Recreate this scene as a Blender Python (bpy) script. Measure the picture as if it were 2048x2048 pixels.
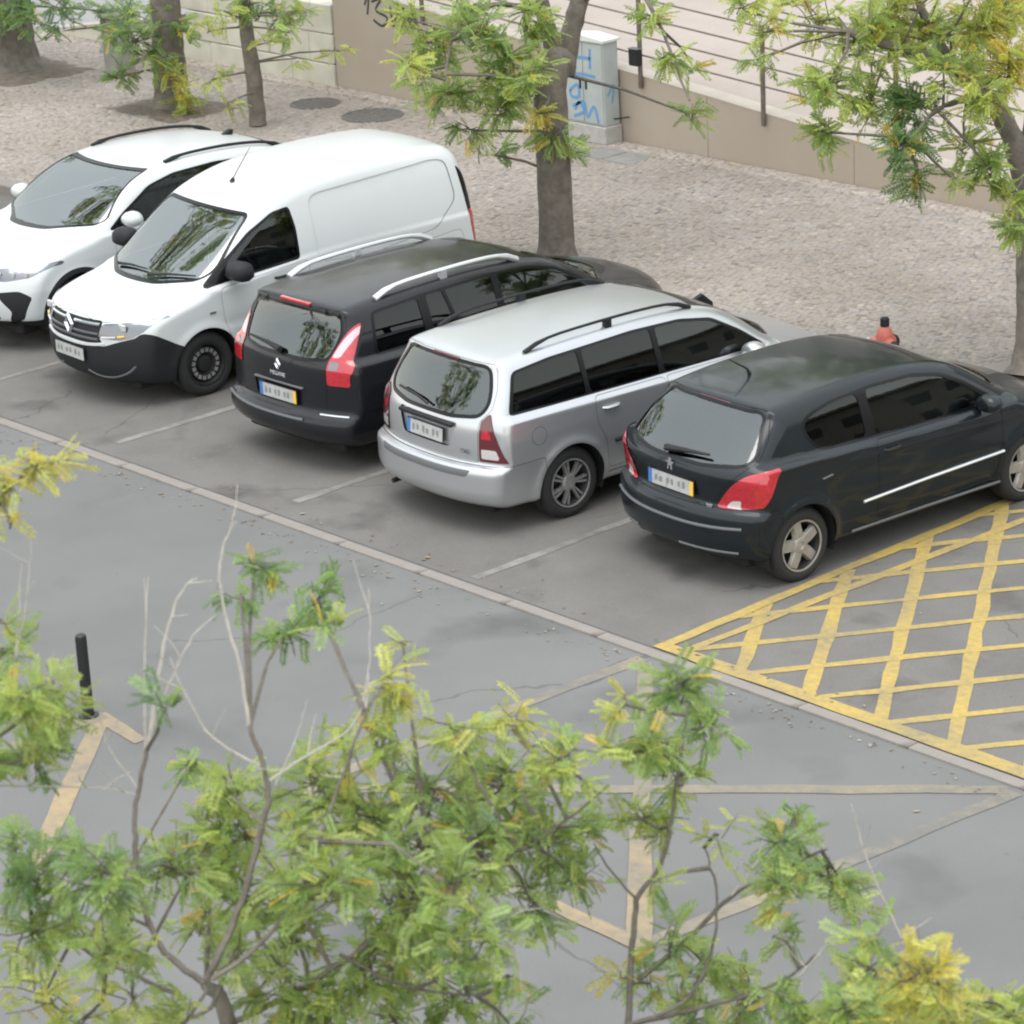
import bpy, math, random
import numpy as np
from mathutils import Vector, Matrix

# ------------------------------------------------------------------ reset
for o in list(bpy.data.objects):
    bpy.data.objects.remove(o)
scene = bpy.context.scene
COL = scene.collection
R = math.radians

# ------------------------------------------------------------------ camera
CAM_F, CAM_PITCH, CAM_ROLL, CAM_YAW, CAM_D = 6041.0, 0.34985, -0.049165, 0.83777, 25.191
CAM_T = np.array([0.0, 1.3777, 0.0])
fw = np.array([-math.sin(CAM_YAW)*math.cos(CAM_PITCH), math.cos(CAM_YAW)*math.cos(CAM_PITCH), -math.sin(CAM_PITCH)])
rt0 = np.array([math.cos(CAM_YAW), math.sin(CAM_YAW), 0.0])
up0 = np.cross(rt0, fw)
rt = math.cos(CAM_ROLL)*rt0 + math.sin(CAM_ROLL)*up0
up = -math.sin(CAM_ROLL)*rt0 + math.cos(CAM_ROLL)*up0
CAM_C = CAM_T - CAM_D*fw
cam = bpy.data.cameras.new('camera')
cam_o = bpy.data.objects.new('camera', cam)
COL.objects.link(cam_o)
m = Matrix.Identity(4)
for i in range(3):
    m[i][0] = rt[i]; m[i][1] = up[i]; m[i][2] = -fw[i]; m[i][3] = CAM_C[i]
cam_o.matrix_world = m
cam.sensor_width = 36.0
cam.lens = CAM_F/2048*36.0
cam.clip_start = 0.5
cam.dof.use_dof = True; cam.dof.focus_distance = 27.5; cam.dof.aperture_fstop = 4.6
cam.clip_end = 1500
scene.camera = cam_o
def at(px, py, dep):
    """point in the place seen at a photo pixel, dep metres along the view axis"""
    return CAM_C + dep*(fw + rt*(px-1024)/CAM_F - up*(py-1024)/CAM_F)
def ground(px, py, z=0.0):
    d = fw + rt*(px-1024)/CAM_F - up*(py-1024)/CAM_F
    return CAM_C + d*(z-CAM_C[2])/d[2]

# ------------------------------------------------------------------ world, sun, exposure
w = bpy.data.worlds.new('World'); scene.world = w
w.use_nodes = True
wn = w.node_tree.nodes; wl = w.node_tree.links
sky = wn.new('ShaderNodeTexSky'); sky.sky_type = 'NISHITA'; sky.sun_disc = False
SUN_EL, SUN_AZ = R(78), R(160)
sky.sun_elevation = SUN_EL; sky.sun_rotation = SUN_AZ
sky.air_density = 3.0; sky.dust_density = 1.0; sky.ozone_density = 1.0
hs = wn.new('ShaderNodeHueSaturation'); hs.inputs['Saturation'].default_value = 0.20
wl.new(sky.outputs[0], hs.inputs['Color'])
cool = wn.new('ShaderNodeMixRGB'); cool.blend_type = 'MULTIPLY'; cool.inputs[0].default_value = 1; cool.inputs[2].default_value = (.985, 1.0, 1.012, 1)
wl.new(hs.outputs[0], cool.inputs[1]); wl.new(cool.outputs[0], wn['Background'].inputs['Color'])
wn['Background'].inputs['Strength'].default_value = 0.15
sun = bpy.data.lights.new('sun', 'SUN'); sun.energy = 0.7; sun.angle = R(40); sun.color = (1, .97, .92)
sun_o = bpy.data.objects.new('sun', sun); COL.objects.link(sun_o)
sdir = Vector((math.sin(SUN_AZ)*math.cos(SUN_EL), math.cos(SUN_AZ)*math.cos(SUN_EL), math.sin(SUN_EL)))
sun_o.rotation_euler = sdir.to_track_quat('Z', 'Y').to_euler()
sun_o.location = (0, 0, 30)
vs = scene.view_settings
vs.view_transform = 'Standard'; vs.look = 'None'; vs.gamma = 1; vs.use_curve_mapping = False
vs.exposure = 1.14
scene.cycles.filter_width = 2.1

# ------------------------------------------------------------------ helpers
rng = np.random.default_rng(7)
random.seed(7)
def lin(r, g, b):
    f = lambda c: c/12.92 if c <= .04045 else ((c+.055)/1.055)**2.4
    return (f(r/255), f(g/255), f(b/255))
def tag(o, label=None, cat=None, group=None, kind=None):
    if label: o['label'] = label
    if cat: o['category'] = cat
    if group: o['group'] = group
    if kind: o['kind'] = kind
    return o
def thing(name, label, cat, loc=(0, 0, 0), rz=0, group=None):
    o = bpy.data.objects.new(name, None); COL.objects.link(o)
    o.empty_display_size = .3
    o.location = loc; o.rotation_euler = (0, 0, rz)
    return tag(o, label, cat, group)
def mesh_np(name, V, F, smooth=False, normals=None, col=None):
    me = bpy.data.meshes.new(name)
    V = np.ascontiguousarray(V, np.float32); F = np.ascontiguousarray(F, np.int32)
    k = F.shape[1]
    me.vertices.add(len(V)); me.vertices.foreach_set('co', V.ravel())
    me.loops.add(F.size); me.loops.foreach_set('vertex_index', F.ravel())
    me.polygons.add(len(F))
    me.polygons.foreach_set('loop_start', np.arange(0, F.size, k, dtype=np.int32))
    me.polygons.foreach_set('loop_total', np.full(len(F), k, np.int32))
    me.update(calc_edges=True)
    if smooth: me.polygons.foreach_set('use_smooth', np.ones(len(F), bool))
    if normals is not None:
        me.normals_split_custom_set_from_vertices([tuple(n) for n in normals.tolist()])
    if col is not None:
        a = me.color_attributes.new('tint', 'FLOAT_COLOR', 'POINT')
        a.data.foreach_set('color', np.concatenate([col, np.ones((len(col), 1))], 1).astype(np.float32).ravel())
    return me
def link(name, me, mat, parent=None):
    o = bpy.data.objects.new(name, me); COL.objects.link(o)
    if mat is not None and len(me.materials) == 0: me.materials.append(mat)
    if parent is not None: o.parent = parent
    return o
class MB:
    """collects simple shapes into one mesh"""
    def __init__(s): s.v = []; s.f = []
    def add(s, V, F):
        b = len(s.v); s.v += [tuple(map(float, p)) for p in V]; s.f += [tuple(i+b for i in f) for f in F]; return s
    def box(s, x0, x1, y0, y1, z0, z1, bev=0):
        if bev <= 0:
            V = [(x, y, z) for z in (z0, z1) for y in (y0, y1) for x in (x0, x1)]
            return s.add(V, [(0, 2, 3, 1), (4, 5, 7, 6), (0, 1, 5, 4), (2, 6, 7, 3), (0, 4, 6, 2), (1, 3, 7, 5)])
        b = bev
        def ring(z, i):
            return [(x0+i+b, y0+i, z), (x1-i-b, y0+i, z), (x1-i, y0+i+b, z), (x1-i, y1-i-b, z), (x1-i-b, y1-i, z), (x0+i+b, y1-i, z), (x0+i, y1-i-b, z), (x0+i, y0+i+b, z)]
        rings = [ring(z0, b), ring(z0+b, 0), ring(z1-b, 0), ring(z1, b)]
        V = sum(rings, []); F = [tuple(range(7, -1, -1)), tuple(range(24, 32))]
        for k in range(3):
            for i in range(8):
                j = (i+1) % 8; F.append((k*8+i, k*8+j, k*8+8+j, k*8+8+i))
        return s.add(V, F)
    def tube(s, P, rad, n=6, cap=True):
        P = [np.asarray(p, float) for p in P]; m_ = len(P)
        if not hasattr(rad, '__len__'): rad = [rad]*m_
        V = []; nrm = None
        for i in range(m_):
            t = P[min(i+1, m_-1)]-P[max(i-1, 0)]; t = t/(np.linalg.norm(t)+1e-9)
            if nrm is None:
                a = np.array([0, 0, 1.]) if abs(t[2]) < .9 else np.array([1., 0, 0]); nrm = np.cross(t, a)
            nrm = nrm-t*np.dot(nrm, t); nrm /= np.linalg.norm(nrm)+1e-9; bn = np.cross(t, nrm)
            for k in range(n):
                a = 2*math.pi*k/n; V.append(P[i]+rad[i]*(math.cos(a)*nrm+math.sin(a)*bn))
        F = []
        for i in range(m_-1):
            for k in range(n):
                j = (k+1) % n; F.append((i*n+k, i*n+j, i*n+n+j, i*n+n+k))
        if cap: F.append(tuple(range(n-1, -1, -1))); F.append(tuple(range((m_-1)*n, m_*n)))
        return s.add(V, F)
    def lathe(s, prof, n=32, axis='z', c=(0, 0, 0)):
        """profile of (radius, height)"""
        V = []; m_ = len(prof)
        for r, h in prof:
            for k in range(n):
                a = 2*math.pi*k/n; u, v = r*math.cos(a), r*math.sin(a)
                V.append((c[0]+u, c[1]+v, c[2]+h) if axis == 'z' else (c[0]+h, c[1]+u, c[2]+v))
        F = []
        for i in range(m_-1):
            for k in range(n):
                j = (k+1) % n; F.append((i*n+k, i*n+j, i*n+n+j, i*n+n+k))
        return s.add(V, F)
    def prism(s, poly, d, o=(0, 0, 0), ax=None):
        """polygon (2d) extruded; ax = (u, v, w) axes"""
        u, v, w_ = [np.asarray(a, float) for a in (ax or ((1, 0, 0), (0, 1, 0), (0, 0, 1)))]
        n = len(poly); o = np.asarray(o, float)
        V = [o+p[0]*u+p[1]*v for p in poly]+[o+p[0]*u+p[1]*v+d*w_ for p in poly]
        F = [tuple(range(n-1, -1, -1)), tuple(range(n, 2*n))]
        for i in range(n):
            j = (i+1) % n; F.append((i, j, n+j, n+i))
        return s.add(V, F)
    def mesh(s, name, smooth=False, angle=40):
        me = bpy.data.meshes.new(name); me.from_pydata(s.v, [], s.f); me.update()
        if smooth:
            me.polygons.foreach_set('use_smooth', np.ones(len(me.polygons), bool))
            try: me.set_sharp_from_angle(angle=R(angle))
            except Exception: pass
        return me
    def build(s, name, mat, parent=None, smooth=False, angle=40):
        return link(name, s.mesh(name, smooth, angle), mat, parent)

# ------------------------------------------------------------------ materials
MAT = {}
def nodes_of(m_): return m_.node_tree.nodes, m_.node_tree.links
def mat(name, col, rough=.5, metal=0., coat=0., spec=.5, var=0., vscale=8., bump=0., bscale=60., alpha=None, col2=None, coat_rough=.03, detail=4):
    if name in MAT: return MAT[name]
    m_ = bpy.data.materials.new(name); m_.use_nodes = True
    n, l = nodes_of(m_); b = n['Principled BSDF']
    b.inputs['Base Color'].default_value = (*col, 1); b.inputs['Roughness'].default_value = rough
    b.inputs['Metallic'].default_value = metal; b.inputs['Coat Weight'].default_value = coat
    b.inputs['Coat Roughness'].default_value = coat_rough
    b.inputs['Specular IOR Level'].default_value = spec
    if var or bump or col2:
        tc = n.new('ShaderNodeTexCoord')
    if var or col2:
        nz = n.new('ShaderNodeTexNoise'); nz.inputs['Scale'].default_value = vscale; nz.inputs['Detail'].default_value = detail
        l.new(tc.outputs['Object'], nz.inputs['Vector'])
        rp = n.new('ShaderNodeValToRGB')
        c2 = col2 or col
        rp.color_ramp.elements[0].color = (*[c*(1-var) for c in col], 1); rp.color_ramp.elements[0].position = .3
        rp.color_ramp.elements[1].color = (*[min(1, c*(1+var)) for c in c2], 1); rp.color_ramp.elements[1].position = .7
        l.new(nz.outputs['Fac'], rp.inputs['Fac']); l.new(rp.outputs[0], b.inputs['Base Color'])
    if bump:
        nb = n.new('ShaderNodeTexNoise'); nb.inputs['Scale'].default_value = bscale; nb.inputs['Detail'].default_value = 5
        l.new(tc.outputs['Object'], nb.inputs['Vector'])
        bp = n.new('ShaderNodeBump'); bp.inputs['Strength'].default_value = bump; bp.inputs['Distance'].default_value = .02
        l.new(nb.outputs['Fac'], bp.inputs['Height']); l.new(bp.outputs[0], b.inputs['Normal'])
    MAT[name] = m_
    return m_
def paint(name, col, metal, rough, dust=(.35, .32, .28), dustw=.12, coat=.55, spec=.35):
    """car paint under clear coat with a thin film of dust that collects on level faces"""
    m_ = bpy.data.materials.new(name); m_.use_nodes = True
    n, l = nodes_of(m_); b = n['Principled BSDF']
    b.inputs['Metallic'].default_value = metal; b.inputs['Roughness'].default_value = rough
    b.inputs['Coat Weight'].default_value = coat; b.inputs['Coat Roughness'].default_value = .06; b.inputs['Specular IOR Level'].default_value = spec
    tc = n.new('ShaderNodeTexCoord'); nz = n.new('ShaderNodeTexNoise'); nz.inputs['Scale'].default_value = 3.5; nz.inputs['Detail'].default_value = 8
    nz.inputs['Roughness'].default_value = .65
    l.new(tc.outputs['Object'], nz.inputs['Vector'])
    g = n.new('ShaderNodeNewGeometry'); sx = n.new('ShaderNodeSeparateXYZ'); l.new(g.outputs['Normal'], sx.inputs[0])
    mr = n.new('ShaderNodeMapRange'); mr.inputs['From Min'].default_value = .3; mr.inputs['From Max'].default_value = 1.; mr.inputs['To Max'].default_value = 1
    mr.inputs['To Min'].default_value = .25
    l.new(sx.outputs['Z'], mr.inputs['Value'])
    mu = n.new('ShaderNodeMath'); mu.operation = 'MULTIPLY'; l.new(mr.outputs[0], mu.inputs[0]); l.new(nz.outputs['Fac'], mu.inputs[1])
    m2 = n.new('ShaderNodeMath'); m2.operation = 'MULTIPLY'; m2.inputs[1].default_value = dustw*2; l.new(mu.outputs[0], m2.inputs[0])
    mx = n.new('ShaderNodeMixRGB'); mx.inputs[1].default_value = (*col, 1); mx.inputs[2].default_value = (*dust, 1)
    l.new(m2.outputs[0], mx.inputs[0]); l.new(mx.outputs[0], b.inputs['Base Color'])
    ad = n.new('ShaderNodeMath'); ad.operation = 'MULTIPLY_ADD'; ad.inputs[1].default_value = 1.2; ad.inputs[2].default_value = .05
    l.new(m2.outputs[0], ad.inputs[0]); l.new(ad.outputs[0], b.inputs['Coat Roughness'])
    MAT[name] = m_; return m_
def glass(name, tint, rough=.015, ior=1.5, boost=1.0):
    m_ = bpy.data.materials.new(name); m_.use_nodes = True
    n, l = nodes_of(m_); n.remove(n['Principled BSDF']); out = n['Material Output']
    tr = n.new('ShaderNodeBsdfTransparent'); tr.inputs[0].default_value = (*tint, 1)
    gl = n.new('ShaderNodeBsdfGlossy'); gl.inputs['Roughness'].default_value = rough; gl.inputs['Color'].default_value = (.95*boost, boost, boost, 1)
    fr = n.new('ShaderNodeFresnel'); fr.inputs['IOR'].default_value = ior
    mx = n.new('ShaderNodeMixShader'); l.new(fr.outputs[0], mx.inputs[0]); l.new(tr.outputs[0], mx.inputs[1]); l.new(gl.outputs[0], mx.inputs[2])
    l.new(mx.outputs[0], out.inputs['Surface'])
    MAT[name] = m_; return m_

paint('paint_white', (.55, .568, .572), 0, .3, dust=(.45, .43, .40), dustw=.10)
paint('paint_silver', (.50, .51, .53), .75, .32, dust=(.36, .34, .31), dustw=.12)
paint('paint_black', (.008, .009, .012), .0, .35, dust=(.13, .10, .085), dustw=.06, coat=.5, spec=.15)
paint('paint_green_black', (.006, .010, .013), .0, .35, dust=(.10, .10, .10), dustw=.04, coat=.5, spec=.15)
glass('glass_side', (.45, .55, .51), ior=1.6)
glass('glass_privacy', (.035, .04, .042))
glass('glass_screen', (.50, .58, .56), ior=2.9)
glass('glass_rear', (.40, .48, .46), ior=2.1)
glass('lens_clear', (.85, .87, .88))
mat('frit', (.006, .006, .007), .25, spec=.25)
mat('rubber', (.012, .012, .012), .7)
mat('plastic_black', (.014, .0155, .0175), .6, spec=.3, bump=.05, bscale=300)
mat('plastic_grey', (.10, .105, .11), .45)
mat('tyre', (.018, .018, .018), .8, bump=.1, bscale=200)
mat('alloy', (.48, .48, .47), .38, .8, var=.1, vscale=20)
mat('alloy_dusty', (.42, .40, .37), .45, .7, var=.12, vscale=20)
mat('steel_dark', (.03, .03, .032), .5, .5)
mat('chrome', (.75, .76, .78), .1, 1.)
mat('rail_silver', (.68, .69, .70), .3, .6)
mat('lamp_red', (.42, .012, .025), .12, coat=1., var=.2, vscale=40)
mat('lamp_red_dark', (.10, .010, .015), .15, coat=1.)
mat('lamp_pink', (.78, .42, .45), .15, coat=1.)
mat('lamp_white', (.50, .48, .48), .15, coat=1.)
mat('lamp_amber', (.75, .42, .03), .2, coat=1.)
mat('lamp_housing', (.16, .165, .18), .2, .7, coat=1.)
mat('interior', (.018, .019, .020), .85)
mat('seat_cloth', (.09, .10, .10), .9, var=.2, vscale=60)
mat('seat_light', (.20, .22, .21), .9)
mat('plate_blue', (.05, .16, .42), .4)
mat('plate_yellow', (.78, .48, .06), .4)
mat('plate_ink', (.20, .20, .205), .6)
mat('paper', (.75, .75, .73), .7)
mat('underbody', (.006, .006, .006), .9)
def plate_mat():
    m_ = bpy.data.materials.new('plate_white'); m_.use_nodes = True; n, l = nodes_of(m_); b = n['Principled BSDF']
    b.inputs['Roughness'].default_value = .4
    tc = n.new('ShaderNodeTexCoord'); mp = n.new('ShaderNodeMapping'); mp.inputs['Scale'].default_value = (22, 1, 9)
    l.new(tc.outputs['Object'], mp.inputs[0])
    nz = n.new('ShaderNodeTexNoise'); nz.inputs['Scale'].default_value = 1.6; nz.inputs['Detail'].default_value = 2; l.new(mp.outputs[0], nz.inputs['Vector'])
    rp = n.new('ShaderNodeValToRGB'); rp.color_ramp.elements[0].position = .30; rp.color_ramp.elements[0].color = (.34, .34, .34, 1)
    rp.color_ramp.elements[1].position = .55; rp.color_ramp.elements[1].color = (.42, .42, .41, 1)
    l.new(nz.outputs['Fac'], rp.inputs[0]); l.new(rp.outputs[0], b.inputs['Base Color']); MAT['plate_white'] = m_
plate_mat()

# ------------------------------------------------------------------ CARS: body surface tools
def catmull(pts, n=6):
    P = np.asarray(pts, float); out = []
    for i in range(len(P)-1):
        p0 = P[max(i-1, 0)]; p1 = P[i]; p2 = P[i+1]; p3 = P[min(i+2, len(P)-1)]
        for t in np.linspace(0, 1, n, endpoint=False):
            out.append(.5*((2*p1)+(-p0+p2)*t+(2*p0-5*p1+4*p2-p3)*t*t+(-p0+3*p1-3*p2+p3)*t**3))
    out.append(P[-1]); return np.array(out)
def chaikin(P, n=2):
    P = np.asarray(P, float)
    for _ in range(n):
        Q = np.roll(P, -1, 0); P = np.stack([.75*P+.25*Q, .25*P+.75*Q], 1).reshape(-1, P.shape[1])
    return P
def round_poly(P, r, n=4):
    P = np.asarray(P, float)
    if r <= 0: return P
    out = []; N = len(P)
    for i in range(N):
        a, b, c = P[i-1], P[i], P[(i+1) % N]
        la, lc = np.linalg.norm(a-b), np.linalg.norm(c-b)
        ra = min(r, .48*la); rc = min(r, .48*lc)
        p0 = b+(a-b)/max(la, 1e-9)*ra; p2 = b+(c-b)/max(lc, 1e-9)*rc
        for t in np.linspace(0, 1, n): out.append((1-t)**2*p0+2*t*(1-t)*b+t*t*p2)
    return np.array(out)
def sdpoly(p, P):
    """signed distance of points p (n,2) to the closed polygon P, negative inside"""
    P = np.asarray(P, float); A = P; B = np.roll(P, -1, 0)
    d = np.full(len(p), 1e9); s = np.zeros(len(p), bool)
    for a, b in zip(A, B):
        e = b-a; wv = p-a; L2 = e@e
        if L2 < 1e-14: continue
        t = np.clip(wv@e/L2, 0, 1); q = wv-t[:, None]*e
        d = np.minimum(d, (q*q).sum(1))
        c = (a[1] <= p[:, 1]) != (b[1] <= p[:, 1])
        with np.errstate(divide='ignore', invalid='ignore'):
            xi = a[0]+(p[:, 1]-a[1])*e[0]/(e[1] if abs(e[1]) > 1e-12 else 1e-12)
        s ^= c & (p[:, 0] < xi)
    d = np.sqrt(d); return np.where(s, -d, d)
def sstep(a, b, x):
    t = np.clip((x-a)/(b-a), 0, 1); return t*t*(3-2*t)
def smooth_interp(tab):
    t = catmull(tab, 8) if len(tab) > 2 else np.asarray(tab, float)
    return lambda y: np.interp(y, t[:, 0], t[:, 1])
class Surf:
    def __init__(s, V, N, T): s.V, s.N, s.T = V, N, T
    def cut(s, f):
        """split along f = 0; returns (inside, outside)"""
        V, N, T = s.V, s.N, s.T
        f = np.where(np.abs(f) < 2e-5, 2e-5, f)
        ins = f < 0; c = ins[T].sum(1)
        Tin = [T[c == 3]]; Tout = [T[c == 0]]
        newV = [V]; newN = [N]
        emap = {}
        mix = T[(c == 1) | (c == 2)]
        if len(mix):
            lone_in = ins[mix].sum(1) == 1
            l_ = np.where(lone_in[:, None], ins[mix], ~ins[mix]); k = l_.argmax(1)
            idx = (k[:, None]+np.arange(3)) % 3
            M = np.take_along_axis(mix, idx, 1)
            E = np.concatenate([M[:, [0, 1]], M[:, [0, 2]]]); Es = np.sort(E, 1)
            U, inv = np.unique(Es, axis=0, return_inverse=True); inv = inv.ravel()
            fa, fb = f[U[:, 0]], f[U[:, 1]]; t = (fa/(fa-fb))[:, None]
            newV.append(V[U[:, 0]]*(1-t)+V[U[:, 1]]*t); newN.append(N[U[:, 0]]*(1-t)+N[U[:, 1]]*t)
            b = len(V); e1 = b+inv[:len(M)]; e2 = b+inv[len(M):]
            A = np.stack([M[:, 0], e1, e2], 1)
            B1 = np.stack([e1, M[:, 1], M[:, 2]], 1); B2 = np.stack([e1, M[:, 2], e2], 1)
            Tin += [A[lone_in], B1[~lone_in], B2[~lone_in]]; Tout += [A[~lone_in], B1[lone_in], B2[lone_in]]
        V = np.concatenate(newV); N = np.concatenate(newN)
        return Surf(V, N, np.concatenate(Tin)).compact(), Surf(V, N, np.concatenate(Tout)).compact()
    def compact(s):
        u, inv = np.unique(s.T, return_inverse=True)
        return Surf(s.V[u], s.N[u], inv.reshape(-1, 3))
    def part(s, name, material, parent, off=0.):
        if len(s.T) == 0: return None
        Nn = s.N/(np.linalg.norm(s.N, axis=1)[:, None]+1e-9)
        me = mesh_np(name, s.V+Nn*off, s.T, True, Nn)
        return link(name, me, material, parent)
def join(surfs):
    V = []; N = []; T = []; b = 0
    for q in surfs:
        V.append(q.V); N.append(q.N); T.append(q.T+b); b += len(q.V)
    return Surf(np.concatenate(V), np.concatenate(N), np.concatenate(T))

def body_surface(c, g=.027):
    L, Wd, H = c['L'], c['W'], c['H']
    sil = chaikin(c['sil'], 2)
    y0, y1, z0, z1 = -.35, L+.35, -.15, H+.3; st = .012
    gy = np.arange(y0, y1, st); gz = np.arange(z0, z1, st)
    YY, ZZ = np.meshgrid(gy, gz, indexing='ij')
    G = sdpoly(np.stack([YY.ravel(), ZZ.ravel()], 1), sil).reshape(YY.shape)
    def S(y, z):
        fy = np.clip((y-y0)/st, 0, len(gy)-1.001); fz = np.clip((z-z0)/st, 0, len(gz)-1.001)
        i = fy.astype(int); j = fz.astype(int); a = fy-i; b = fz-j
        return G[i, j]*(1-a)*(1-b)+G[i+1, j]*a*(1-b)+G[i, j+1]*(1-a)*b+G[i+1, j+1]*a*b
    plan = smooth_interp(c['plan']); belt = smooth_interp(c['belt']); gh = smooth_interp(c['gh'])
    sec = np.array(c.get('sec', [(0, .90), (.2, .93), (.38, .975), (.6, 1.), (.8, .99), (1.1, .955), (2, .9)]))
    tum = c['tumble']; bowr, bowf = c['bow_rear'], c['bow_front']; crown = c['crown']
    wr, wfr, zw = c['wheel_r'], c['wheel_f'], c['tyre_r']
    flare = c.get('flare', .014); ra = c['arch_r']
    hw = Wd/2
    def F(P):
        x = np.abs(P[:, 0]); y = P[:, 1]; z = P[:, 2]
        q = np.clip(x/hw, 0, 1.1)
        wR = 1-sstep(.15, c.get('bow_rear_len', 1.3), y); wF = sstep(L-c.get('bow_front_len', 2.0), L-.3, y)
        hi = sstep(.8, 1.1, z)
        br = bowr*(1-hi)+c.get('bow_rear_hi', bowr*.7)*hi
        ye = y-br*q**c.get('bow_p', 2.6)*wR+bowf*q**c.get('bow_pf', 2.4)*wF
        ze = z+crown*q**2*sstep(.55, .85, z)
        s = S(ye, ze)
        low = plan(y)*np.interp(z, sec[:, 0], sec[:, 1])
        for yw in (wr, wfr):
            d = np.hypot(y-yw, z-zw)
            low = low+flare*np.exp(-((d-ra)/.055)**2)*sstep(.0, .1, z)
        for (ys, ye_, zs, ze_, amt, wid) in c.get('crease', []):
            zc = zs+(ze_-zs)*np.clip((y-ys)/(ye_-ys), 0, 1)
            low = low+amt*np.exp(-((z-zc)/wid)**2)*sstep(ys-.15, ys+.1, y)*(1-sstep(ye_-.1, ye_+.15, y))
        zb = belt(y)
        upv = gh(y)-tum*(z-zb)-c.get('tumble2', .12)*np.maximum(z-zb, 0)**2
        t = sstep(zb-.025, zb+.03, z)
        Wz = low*(1-t)+np.minimum(upv, low)*t
        b_ = (x-Wz)*.95
        k = c.get('k_low', .06)*(1-hi)+c.get('k_hi', .10)*hi
        h = np.clip(.5+.5*(s-b_)/k, 0, 1)
        return b_*(1-h)+s*h+k*h*(1-h)
    # rays from an inner axis to the points of a half box
    bx, by0, by1, bz0, bz1 = hw+.12, -.15, L+.15, .02, H+.15
    nx, ny, nz = int(bx/g), int((by1-by0)/g), int((bz1-bz0)/g)
    xs = np.linspace(0, bx, nx+1); ys = np.linspace(by0, by1, ny+1); zs = np.linspace(bz0, bz1, nz+1)
    key = {}; pts = []; tris = []
    def grid(A, B, fn, flip):
        a, b = np.meshgrid(np.arange(len(A)), np.arange(len(B)), indexing='ij')
        P = fn(A[a.ravel()], B[b.ravel()]); base = sum(len(p) for p in pts); pts.append(P)
        i, j = np.meshgrid(np.arange(len(A)-1), np.arange(len(B)-1), indexing='ij'); i = i.ravel(); j = j.ravel(); n = len(B)
        q = np.stack([i*n+j, (i+1)*n+j, (i+1)*n+j+1, i*n+j+1], 1)+base
        alt = ((i+j) % 2 == 0)
        t = np.where(alt[:, None], np.concatenate([q[:, [0, 1, 2]], q[:, [0, 2, 3]]], 1), np.concatenate([q[:, [0, 1, 3]], q[:, [1, 2, 3]]], 1)).reshape(-1, 3)
        tris.append(t[:, ::-1] if flip else t)
    o = np.ones
    grid(ys, zs, lambda a, b: np.stack([o(len(a))*bx, a, b], 1), False)
    grid(xs, ys, lambda a, b: np.stack([a, b, o(len(a))*bz1], 1), False)
    grid(xs, ys, lambda a, b: np.stack([a, b, o(len(a))*bz0], 1), True)
    grid(xs, zs, lambda a, b: np.stack([a, o(len(a))*by0, b], 1), False)
    grid(xs, zs, lambda a, b: np.stack([a, o(len(a))*by1, b], 1), True)
    P = np.concatenate(pts); T = np.concatenate(tris)
    _, first, inv = np.unique(np.round(P, 5), axis=0, return_index=True, return_inverse=True)
    P = P[first]; T = inv.ravel()[T]
    zs_ = c.get('axis_z', .62)
    O = np.stack([np.zeros(len(P)), np.clip(P[:, 1], .5, L-.55), np.full(len(P), zs_)], 1)
    D = P-O; lo = np.zeros(len(P)); hi_ = np.ones(len(P))
    for _ in range(17):
        mid = .5*(lo+hi_); ins = F(O+D*mid[:, None]) < 0
        lo = np.where(ins, mid, lo); hi_ = np.where(ins, hi_, mid)
    V = O+D*(.5*(lo+hi_))[:, None]
    e = .012; N = np.stack([F(V+np.eye(3)[k]*e)-F(V-np.eye(3)[k]*e) for k in range(3)], 1)
    onx = V[:, 0] < 1e-4; V[onx, 0] = 0; N[onx, 0] = 0
    N /= np.linalg.norm(N, axis=1)[:, None]+1e-9
    # mirror
    n = len(V); mm = np.arange(n); free = np.where(~onx)[0]; mm[free] = n+np.arange(len(free))
    V2 = np.concatenate([V, V[free]*[-1, 1, 1]]); N2 = np.concatenate([N, N[free]*[-1, 1, 1]])
    T2 = np.concatenate([T, mm[T][:, ::-1]])
    cr = np.cross(V2[T2[:, 1]]-V2[T2[:, 0]], V2[T2[:, 2]]-V2[T2[:, 0]])
    bad = (cr*N2[T2].sum(1)).sum(1) < 0
    T2[bad] = T2[bad][:, ::-1]
    return Surf(V2, N2, T2), F

def proj_f(s, r):
    """signed region function over the vertices of surface s for region spec r"""
    V = s.V; k = r['proj']
    if k == 'side':
        f = sdpoly(V[:, 1:3], r['poly']); f = np.maximum(f, .25-V[:, 0]*r.get('sgn', 1))
    elif k in ('rear', 'front'):
        x = V[:, 0]*r.get('sgn', 1) if r.get('sgn') else V[:, 0]
        f = sdpoly(np.stack([x, V[:, 2]], 1), r['poly'])
        f = np.maximum(f, V[:, 1]-r['lim'] if k == 'rear' else r['lim']-V[:, 1])
    elif k == 'top':
        f = np.maximum(sdpoly(V[:, :2], r['poly']), r['lim']-V[:, 2])
    else:
        f = r['fn'](V[:, 0]*r.get('sgn', 1), V[:, 1], V[:, 2])
    return f

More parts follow.
